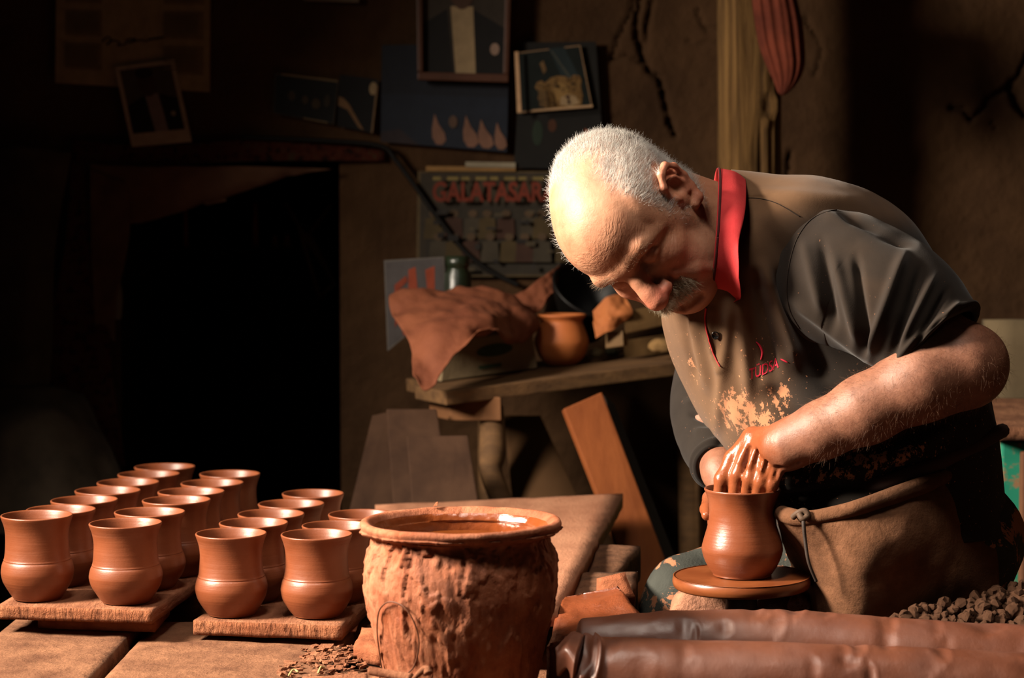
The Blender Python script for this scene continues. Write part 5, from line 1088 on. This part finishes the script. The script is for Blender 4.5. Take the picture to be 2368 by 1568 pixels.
# moustache and eyebrows
x, y, z = Hv.T
mo = np.where((y > 0.075) & (np.abs(x) < 0.036) & (z < -0.046) & (z > -0.073) & (Nh @ NV > -0.6))[0]; pick = r4.choice(mo, 1500)
dn = (hw((0, 0.15, -1)) - HC); sd = (hw((1, 0, 0)) - HC); nn = Nh[pick]
dd = dn + sd * (np.sign(x[pick]) * 0.45)[:, None] + nn * 0.35 + r4.normal(0, 0.22, (1500, 3))
mm_, t, b, v = base('grey_moustache', 0.5, 0.35); t.link(t.ramp(t.noise(v, 110, 3), [(0.35, lin((160, 142, 112))), (0.65, lin((224, 212, 188)))]), b.inputs['Base Color'])
strands(Wv[pick], dd, r4.uniform(0.008, 0.017, 1500), 0.00022, np.array([0, 0, -0.2]), 'moustache', mm_, 0.5)
ma2, t, b, v = base('grey_brown_brow', 0.5, 0.3); b.inputs['Base Color'].default_value = lin((132, 108, 86))
br_ = np.where((y > 0.055) & (np.abs(x) > 0.010) & (np.abs(x) < 0.052) & (np.abs(z - 0.024) < 0.006))[0]; pick = r4.choice(br_, 200); nn = Nh[pick]
dd = sd * (np.sign(x[pick]) * 0.8)[:, None] + nn * 0.5 + (hw((0, 0, .5)) - HC) + r4.normal(0, 0.25, (200, 3))
strands(Wv[pick], dd, r4.uniform(0.004, 0.009, 200), 0.00014, np.array([0, 0, -0.1]), 'eyebrow', ma2, 0.4)
# forearm hair
NA = face_normals_v(Av, Aq); fa = np.where((mud[o1:o2] < 0.2) & (NA @ NV > -0.3) & (Av[:, 0] > PP(1860, 1000, 2.6)[0]))[0]; pick = r4.choice(fa, 3200); nn = NA[pick]
dd = (PP(1850, 1080, 2.6) - PP(2200, 850, 2.6)) * 1.6 + nn * 0.45 + r4.normal(0, 0.22, (3200, 3))
ma, t, b, v = base('arm_hair', 0.5, 0.3); b.inputs['Base Color'].default_value = lin((120, 84, 62))
strands(Av[pick], dd, r4.uniform(0.006, 0.015, 3200), 0.00009, np.array([0, 0, -0.3]), 'arm_hair', ma, 0.5)

# ---------------------------------------------------------------- shirt
m, t, b, v = base('dusty_dark_knit', 0.92, 0.12)
b.inputs['Sheen Weight'].default_value = 0.06; b.inputs['Sheen Roughness'].default_value = 0.5
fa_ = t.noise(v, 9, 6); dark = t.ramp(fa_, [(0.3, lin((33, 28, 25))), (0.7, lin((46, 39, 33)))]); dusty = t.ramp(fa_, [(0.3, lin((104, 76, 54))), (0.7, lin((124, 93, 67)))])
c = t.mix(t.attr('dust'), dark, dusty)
cl = t.noise(mapped(t, v, (1, 1, 0.62)), 88, 10, 0.74, 0.15); fine = t.noise(v, 210, 3, 0.5)
thr = t.math('SUBTRACT', t.math('MULTIPLY_ADD', t.attr('clay'), 0.34), 0.0); thr.node.inputs[0].links[0].from_node.inputs[2].default_value = 0.0
msk = t.math('GREATER_THAN', t.math('ADD', cl, t.math('MULTIPLY', t.attr('clay'), 0.255)), 0.700)
spk = t.math('GREATER_THAN', t.math('ADD', fine, t.math('MULTIPLY', t.attr('spk'), 0.05)), 0.745)
allm = t.math('MAXIMUM', msk, t.math('MULTIPLY', spk, t.attr('spk')))
c = t.mix(allm, c, lin((190, 132, 96))); t.link(c, b.inputs['Base Color'])
h_ = t.math('ADD', t.math('MULTIPLY', allm, 1.2), t.math('ADD', t.math('MULTIPLY', t.noise(v, 900, 2), 0.12), t.math('MULTIPLY', t.noise(v, 45, 4), .3))); bump(t, b, h_, 0.5, 0.0022)
M_SHIRT = m
sec = [((1640, 706), (1688, 400), 2.745, .070), ((1578, 706), (1780, 410), 2.770, .108), ((1533, 720), (1900, 420), 2.785, .160), ((1546, 795), (2010, 452), 2.80, .180), ((1576, 875), (2108, 525), 2.805, .175), ((1616, 952), (2190, 670), 2.805, .175), ((1664, 1022), (2250, 830), 2.805, .185), ((1700, 1092), (2288, 985), 2.805, .190), ((1740, 1170), (2305, 1110), 2.81, .195), ((1790, 1250), (2315, 1230), 2.81, .20)]
ns, mt = 190, 380
S_ = np.array([(a_[0], a_[1], b_[0], b_[1], d_, hd) for a_, b_, d_, hd in sec]); S_ = catmull(S_, ns)
ang = np.arange(mt) * 2 * math.pi / mt
V = np.zeros((ns, mt, 3)); PXY = np.zeros((ns, mt, 2))
for i, (fx, fy, bx_, by_, d_, hd) in enumerate(S_):
    f_, k_ = P(fx, fy, d_), P(bx_, by_, d_); c_ = (f_ + k_) / 2; A_ = (f_ - k_) / 2; B_ = np.array([0, -hd, 0.02])
    ca, sa = np.cos(ang), np.sin(ang); ex = 0.86
    V[i] = c_ + (np.sign(ca) * np.abs(ca) ** ex)[:, None] * A_ + (np.sign(sa) * np.abs(sa) ** ex)[:, None] * B_
def topx(Q):
    q = Q - CAM; dz_ = q @ FV; return np.stack([1184 + FPX * (q @ RV) / dz_, 784 - FPX * (q @ UV) / dz_], -1)
Q = V.reshape(-1, 3); NQ = vnormals(Q, ns, mt); cen = Q.mean(0)
NQ *= np.sign(((Q - cen) * NQ).sum(1).mean())
px_ = topx(Q); X_, Y_ = px_[:, 0], px_[:, 1]; facing = (NQ @ NV) > -0.1
def fold(x0, y0, x1, y1, w, amp, sharp=1.0):
    w = w * 1.5 if abs(amp) > .0025 and amp != 1 else w; amp = amp * 1.5 if amp != 1 else amp
    ab = np.array([x1 - x0, y1 - y0]); L_ = np.linalg.norm(ab); ab = ab / L_; r_ = px_ - np.array([x0, y0]); al = r_ @ ab / L_; pe = r_ @ np.array([-ab[1], ab[0]])
    return amp * np.exp(-(np.abs(pe) / w) ** (2 * sharp)) * sstep(-0.15, 0.15, al) * (1 - sstep(0.8, 1.15, al))
dsp = 0.0035 * fbm(Q * 11 + 2, 3)
for fd in ((1690, 690, 1660, 1000, 9, .004), (1712, 690, 1735, 920, 10, .006), (1745, 640, 1790, 860, 11, -.010), (1770, 620, 1850, 850, 10, .009), (1800, 640, 1900, 860, 14, -.008), (1640, 760, 1720, 1010, 14, .003), (1600, 740, 1640, 900, 10, .004), (1578, 720, 1610, 880, 7, -.004),
           (1740, 450, 2000, 470, 12, .004), (1760, 520, 1850, 640, 12, -.003), (1850, 830, 2000, 960, 22, -.012), (1780, 900, 1900, 1010, 18, -.008), (1830, 1120, 2160, 1040, 14, .008), (1820, 1150, 2000, 1130, 9, -.008), (1900, 1060, 2100, 1010, 14, -.005), (2050, 1060, 2200, 990, 12, .006)):
    dsp = dsp + fold(*fd) * facing
# seam of the shoulder yoke and the button placket
dsp = dsp - 0.0016 * sum(fold(a_, b_, c_, d_, 2.2, 1) for a_, b_, c_, d_ in ((1722, 458, 1790, 464), (1790, 464, 1862, 505))) * facing
plk = [(1645, 712, 1640, 760), (1640, 760, 1652, 820), (1652, 820, 1668, 860)]
dsp = dsp + 0.003 * sum(fold(*q, 8, 1) for q in plk) * facing
Q = Q + NQ * dsp[:, None]
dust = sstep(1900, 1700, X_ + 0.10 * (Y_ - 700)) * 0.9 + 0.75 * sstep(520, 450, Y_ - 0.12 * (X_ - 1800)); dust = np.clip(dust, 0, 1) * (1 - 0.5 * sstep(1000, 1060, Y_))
clay = 0.95 * np.exp(-((X_ - 1745) / 85) ** 2 - ((Y_ - 968) / 62) ** 2) + 0.75 * np.exp(-((X_ - 1805) / 22) ** 2 - ((Y_ - 905) / 38) ** 2) + 0.55 * np.exp(-((X_ - 1700) / 40) ** 2 - ((Y_ - 920) / 40) ** 2) + 0.8 * np.exp(-((X_ - 2010) / 190) ** 2 - ((Y_ - (1075 - 0.2 * (X_ - 2010))) / 42) ** 2) + 0.6 * np.exp(-((X_ - 1596) / 12) ** 2 - ((Y_ - 840) / 45) ** 2)
clay *= facing; spk = facing * np.clip(sstep(700, 800, Y_), 0, 1)
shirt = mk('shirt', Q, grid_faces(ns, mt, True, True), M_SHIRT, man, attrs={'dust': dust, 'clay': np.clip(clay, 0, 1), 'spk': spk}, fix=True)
def sleeve(name, axis, rads, seed, cuff_px, folds, dustv=0.1, ovl=1.0, parent=man):
    n, m_ = 130, 150; path = catmull([P(*a_) for a_ in axis], n); rad = catmull(np.array(rads)[:, None], n)[:, 0]
    T_, A_, B_ = frames(path); a_ = np.arange(m_) * 2 * math.pi / m_
    D_ = np.cos(a_)[None, :, None] * A_[:, None] + np.sin(a_)[None, :, None] * B_[:, None]
    R_ = rad[:, None] * np.ones((n, m_)); q0 = (path[:, None] + R_[..., None] * D_).reshape(-1, 3)
    R_ = R_ + 0.006 * fbm(q0 * 10 + seed, 3).reshape(n, m_)
    pq = topx(q0); dv = np.zeros(len(q0)); fc = ((D_.reshape(-1, 3)) @ NV) > -0.2
    for x0, y0, x1, y1, w, amp in folds:
        ab = np.array([x1 - x0, y1 - y0], float); L_ = np.linalg.norm(ab); ab /= L_; r_ = pq - np.array([x0, y0]); al = r_ @ ab / L_; pe = r_ @ np.array([-ab[1], ab[0]])
        dv += amp * np.exp(-(pe / w) ** 2) * sstep(-0.12, 0.15, al) * (1 - sstep(0.8, 1.12, al)) * fc
    R_ = R_ + dv.reshape(n, m_)
    # rolled hem, then turned inwards
    tq = np.linspace(0, 1, n)[:, None]; R_ = R_ + 0.004 * np.exp(-((tq - 0.965) / 0.018) ** 2)
    V_ = path[:, None] + R_[..., None] * D_
    inner = V_[-1] - D_[-1] * 0.010 ; deep = path[-12] + (R_[-12] * 0.86)[:, None] * D_[-12]
    V_ = np.concatenate([V_, inner[None], deep[None]], 0); nv_ = n + 2
    Vf_ = V_.reshape(-1, 3)
    return mk(name, Vf_, grid_faces(nv_, m_, True), M_SHIRT, parent, attrs={'dust': np.full(len(Vf_), dustv) + 0.25 * sstep(0.1, 0.5, fbm(Vf_ * 9 + seed, 3)), 'clay': np.full(len(Vf_), 0.0), 'spk': np.full(len(Vf_), 0.35)}, fix=True)
sl = sleeve('sleeve', [(1880, 632, 2.73), (1918, 640, 2.672), (1998, 662, 2.642), (2085, 715, 2.612), (2168, 800, 2.585)], [.072, .090, .090, .083, .072], 3.0, None,
       [(1860, 560, 1900, 720, 13, .007), (1900, 560, 1930, 760, 11, -.008), (1930, 600, 1990, 800, 12, .008), (1980, 600, 2010, 830, 10, -.010), (2090, 590, 2010, 830, 13, .012), (2130, 620, 2060, 830, 11, -.009), (1950, 500, 2110, 560, 14, -.012), (1900, 500, 2060, 540, 12, .006), (2160, 640, 2080, 800, 9, .007), (2190, 670, 2110, 810, 8, -.007), (2215, 700, 2130, 820, 8, .006), (1840, 700, 2030, 840, 12, .008)], 0.05)
sleeve('sleeve', [(1720, 780, 2.93), (1650, 860, 2.93), (1634, 940, 2.91), (1646, 1020, 2.865), (1662, 1082, 2.80)], [.055, .052, .050, .046, .036], 6.0, None,
       [(1590, 880, 1680, 900, 9, -.006), (1590, 930, 1690, 950, 9, .006), (1600, 960, 1690, 990, 8, -.007), (1610, 1000, 1690, 1010, 9, .006), (1620, 1060, 1690, 1010, 7, -.006)], 0.0)
# armhole seam
def onto(bv, px, py, off=0.001):
    r_ = ray(px, py); r_ = r_ / np.linalg.norm(r_); h_ = bv.ray_cast(Vector(CAM.tolist()), Vector(r_.tolist()))
    if h_[0] is None: return None, None
    nn_ = np.array(h_[1]); nn_ = nn_ if nn_ @ r_ < 0 else -nn_
    return np.array(h_[0]) + nn_ * off, nn_
def bvh(objs):
    Vs, Fs, o_ = [], [], 0
    for ob_ in objs:
        me = ob_.data; v_ = np.zeros(len(me.vertices) * 3); me.vertices.foreach_get('co', v_); Vs.append(v_.reshape(-1, 3) + ORG[ob_]); Fs += [tuple(i + o_ for i in p_.vertices) for p_ in me.polygons]; o_ += len(me.vertices)
    return BVHTree.FromPolygons(np.vstack(Vs).tolist(), Fs)
bs = bvh([shirt, sl]); M_SEAM = plain('dark_seam_thread', (52, 42, 35), 0.9)
sp = [(1935, 486), (1900, 494), (1868, 516), (1842, 556), (1826, 610), (1820, 670), (1828, 720), (1850, 760)]
sp = catmull(np.array(sp, float), 60); pts = [onto(bs, *q, 0.0006)[0] for q in sp]; pts = [q for q in pts if q is not None]
V, F = tube(np.array(pts), 0.0008, 6); mk('armhole_seam', V, F, M_SEAM, shirt)
sp = catmull(np.array([(1724, 458), (1760, 460), (1800, 472), (1850, 502)], float), 30); pts = [onto(bs, *q, 0.0004)[0] for q in sp]; pts = [q for q in pts if q is not None]
V, F = tube(np.array(pts), 0.0006, 6); mk('shoulder_seam', V, F, M_SEAM, shirt)
# red piping down the placket, button, embroidered lettering
M_RED = mat('red_knit', (196, 52, 56), (214, 70, 70), 20, 0.85, 0.15, 500, 0.4, 0.001)
sp = catmull(np.array([(1634, 712), (1632, 740), (1638, 776), (1650, 816), (1666, 848)], float), 40); pts = [onto(bs, *q, 0.0012)[0] for q in sp]; pts = [q for q in pts if q is not None]
V, F = tube(np.array(pts), np.linspace(0.0014, 0.0008, len(pts)), 6); mk('red_piping', V, F, M_RED, shirt)
c_, n_v = onto(bs, 1656, 774, 0.0025); q_ = Vector(n_v.tolist()).to_track_quat('Z', 'Y').to_matrix()
V, F = lathe([(0, 0), (.0052, 0), (.0056, .001), (.0054, .0022), (.0045, .0024), (.0038, .0017), (0, .0015)], 24); mk('button', V @ np.array(q_).T + c_, F, plain('black_button', (20, 18, 17), 0.2, 0.6), shirt)
M_EMB = plain('red_embroidery', (214, 40, 66), 0.7)
Vt, Ft = text_mesh('TÜDSA', 1.0, 0.01); lo_, hi_ = Vt.min(0), Vt.max(0)
emb = []
for x, y, _ in Vt:
    u_ = (x - lo_[0]) / (hi_[0] - lo_[0]); v_ = (y - lo_[1]) / (hi_[1] - lo_[1]); e_, _n = onto(bs, 1732 + 70 * u_, 878 - 20 * u_ - 8 * u_ ** 2 - 31 * v_, 0.0009); emb.append(e_ if e_ is not None else c_)
mk('embroidered_letters', emb, Ft, M_EMB, shirt, smooth=False, fix=False)
for sp, r_ in (([(1748, 790), (1757, 800), (1762, 815), (1759, 832)], .0012), ([(1806, 830), (1814, 834), (1822, 838)], .0009)):
    sp = catmull(np.array(sp, float), 16); pts = [onto(bs, *q, 0.0008)[0] for q in sp]; V, F = tube(np.array(pts), r_ * np.sin(np.linspace(0.25, 2.9, 16)) + .0003, 6); mk('embroidered_stroke', V, F, M_EMB, shirt)
# ---------------------------------------------------------------- collar
nc = 72; th = np.linspace(0, 2 * math.pi, nc, endpoint=False)
ring = lambda cx, cy, hx, hy, dn, df, sk: [(cx + hx * math.cos(a_) + sk * math.sin(a_), cy - hy * math.sin(a_), (dn + df) / 2 - (df - dn) / 2 * math.cos(a_)) for a_ in th]
inner_r = np.array([P(*q) for q in ring(1652, 548, 6, 156, 2.612, 2.83, 11)]); top_r = np.array([P(*q) for q in ring(1650, 548, 10, 159, 2.604, 2.838, 12)])
mid_r = np.array([P(*q) for q in ring(1684, 552, 8, 157, 2.588, 2.850, 12)])
ed = []
for a_ in th:
    ca, sa = math.cos(a_), math.sin(a_); x_ = 1706 + 12 * ca + 14 * sa - 10 * math.exp(-((sa + .05) / .35) ** 2) + (18 if sa < -.55 else 0) * (-sa - .55) / .45; ed.append((x_ - (30 if sa < -0.86 else 0) * (-sa - .86) / .14 * 1.6, 556 - 150 * sa + (6 if sa < -.8 else 0), 2.745 - 0.160 * ca - 0.05 * max(0, -sa) * (ca > 0)))
edge_r = np.array([P(*q) for q in ed]); under_r = edge_r + (mid_r - edge_r) * 0.04 + np.array([0, .004, 0]); in2 = np.array([P(*q) for q in ring(1690, 552, 4, 150, 2.66, 2.83, 12)])
rings = np.array([in2, inner_r, top_r, mid_r, edge_r, under_r]); RR = []
for k_ in range(nc): RR.append(catmull(rings[:, k_], 26))
RR = np.array(RR).transpose(1, 0, 2); Vc = RR.reshape(-1, 3); Vc = Vc + 0.0012 * fbm(Vc * 40, 3)[:, None] * NV
mk('collar', Vc, grid_faces(26, nc, True), M_RED, man, fix=True)
pts = catmull(top_r[list(range(nc)) + [0]], 200); V, F = tube(pts + NV * 0.001, 0.0016, 6); mk('collar_edge', V, F, mat('dark_red_binding', (84, 34, 32), (70, 28, 27), 20, 0.9), man)

# ---------------------------------------------------------------- apron, belt, trousers
m, t, b, v = base('clay_stiff_apron', 0.92, 0.12)
fa_ = t.noise(v, 12, 8, 0.65); c = t.ramp(fa_, [(0.3, lin((84, 56, 38))), (0.55, lin((116, 78, 54))), (0.75, lin((150, 104, 76)))]); t.link(c, b.inputs['Base Color'])
bump(t, b, t.math('ADD', t.noise(v, 48, 8, 0.7), t.noise(v, 14, 5)), 0.7, 0.006); M_APRON = m
ap = [[(1805, 1178, 2.64), (1860, 1188, 2.595), (1960, 1168, 2.575), (2060, 1135, 2.585), (2150, 1102, 2.62), (2240, 1060, 2.70)],
      [(1800, 1205, 2.635), (1862, 1212, 2.582), (1965, 1195, 2.558), (2070, 1168, 2.565), (2165, 1140, 2.61), (2262, 1110, 2.69)],
      [(1815, 1270, 2.70), (1885, 1275, 2.600), (1985, 1265, 2.545), (2090, 1245, 2.548), (2190, 1225, 2.60), (2290, 1210, 2.68)],
      [(1836, 1350, 2.76), (1902, 1360, 2.620), (1985, 1355, 2.555), (2090, 1340, 2.565), (2200, 1320, 2.60), (2310, 1310, 2.66)],
      [(1836, 1440, 2.78), (1902, 1450, 2.64), (1980, 1440, 2.575), (2090, 1425, 2.585), (2200, 1400, 2.61), (2310, 1380, 2.66)]]
apo = sheet3('apron', ap, M_APRON, thick=0.004, nu=90, nv=90, wr=0.007, ws=13, seed=2, parent=man)
pts = catmull([P(*q) for q in ((1860, 1182, 2.585), (1858, 1205, 2.565), (1862, 1250, 2.562), (1870, 1300, 2.560), (1888, 1345, 2.565))], 40); V, F = tube(pts, np.linspace(.0028, .0020, 40), 8); mk('apron_string', V, F, mat('dark_cord', (50, 36, 28), (62, 46, 36), 30), man)
V, F = tube(catmull([P(*q) for q in ((1834, 1196, 2.580), (1846, 1186, 2.572), (1860, 1182, 2.570), (1868, 1192, 2.568), (1856, 1200, 2.566), (1848, 1188, 2.570))], 36), 0.0042, 10); mk('apron_knot', V, F, mat('knotted_cord', (96, 70, 50), (74, 54, 40), 30), man)
hem = catmull([P(*q) for q in ((1808, 1188, 2.630), (1860, 1198, 2.585), (1960, 1180, 2.562), (2060, 1148, 2.570), (2150, 1116, 2.605), (2240, 1076, 2.685))], 90)
V, F = tube(hem, 0.0105 + 0.0030 * fbm(hem * 18, 2), 16, True, True); V = V + 0.003 * fbm(V * 30, 3)[:, None] * NV; mk('apron_hem', V, F, M_APRON, man)
pts = catmull([P(*q) for q in ((1940, 1150, 2.70), (2000, 1128, 2.635), (2080, 1106, 2.605), (2170, 1070, 2.625), (2250, 1035, 2.66), (2300, 1005, 2.70), (2318, 996, 2.74))], 50); V, F = tube(pts, 0.010, 10); mk('apron_belt', V, F, mat('dark_belt_cloth', (58, 36, 30), (70, 46, 38), 20, .9), man)
m, t, b, v = base('splashed_trousers', 0.9, 0.15); fa_ = t.noise(v, 24, 7, 0.7, .6); bs_ = t.ramp(t.noise(v, 8, 4), [(0.35, lin((52, 54, 50))), (0.65, lin((76, 78, 72)))])
c = t.mix(t.math('GREATER_THAN', fa_, 0.545), bs_, lin((176, 120, 88))); t.link(c, b.inputs['Base Color']); bump(t, b, t.math('ADD', t.noise(v, 300, 3), fa_), 0.4, 0.003); M_TROUS = m
def leg(pts, rads, seed):
    path = catmull([P(*q) if len(q) == 3 else np.array(q[:3]) for q in pts], 70); V, F = tube(path, np.interp(np.linspace(0, 1, 70), np.linspace(0, 1, len(rads)), rads), 40, True, True)
    Nl = V - np.repeat(np.vstack([[path[0]] * 3, path, [path[-1]] * 3]), 40, 0); Nl /= np.linalg.norm(Nl, axis=1, keepdims=True) + 1e-9
    return V + Nl * (0.005 * fbm(V * 14 + seed, 3))[:, None], F
fz = lambda p, zt: p + np.array([0, 0, zt - p[2]])
V1, F1 = leg([(2120, 1240, 2.90), (1850, 1330, 2.92), (1640, 1370, 2.90), (1572, 1400, 2.88), (1565, 1520, 2.90), (1575, 1900, 2.95)], [.10, .085, .066, .058, .055, .045], 1)
V2, F2 = leg([(2180, 1260, 2.76), (2080, 1330, 2.68), (1990, 1420, 2.665), (1970, 1520, 2.68), (1975, 1900, 2.72)], [.11, .088, .062, .055, .045], 2)
mk('trousers', *join([(V1, F1), (V2, F2)]), M_TROUS, man)
# boots reach the floor
for q in ((1575, 1900, 2.95), (1975, 1900, 2.72)):
    f0 = P(*q); z_ = f0[2]; path = np.array([f0, (f0[0], f0[1], 0.12), (f0[0] - 0.01, f0[1], 0.06), (f0[0] + 0.02, f0[1] - .05, 0.045), (f0[0] + 0.03, f0[1] - .10, 0.036)]); V, F = tube(catmull(path, 30), np.linspace(.05, .036, 30), 16, True, True); V[:, 2] = np.maximum(V[:, 2], 0.002); mk('boot', V, F, plain('dark_boot', (36, 28, 24), .7), man)
# seat under him
sq_ = P(2200, 1370, 2.86); seat = thing('low_stool', (sq_[0], sq_[1], 0), 'plain dark stool under the seated potter', 'stool')
V, F = slab_mesh(box_quad(sq_[0] + .02, sq_[1] + .02, 0.628, .34, .34), .04, .02, .002, 4); mk('seat', V, F, M_BENCH, seat)
for dx in (-.13, .13):
    for dy in (-.13, .13): V, F = tube(np.array([(sq_[0] + dx, sq_[1] + dy, .590), (sq_[0] + dx * 1.1, sq_[1] + dy * 1.1, 0.0)]), .02, 12); mk('leg', V, F, M_BENCH, seat)
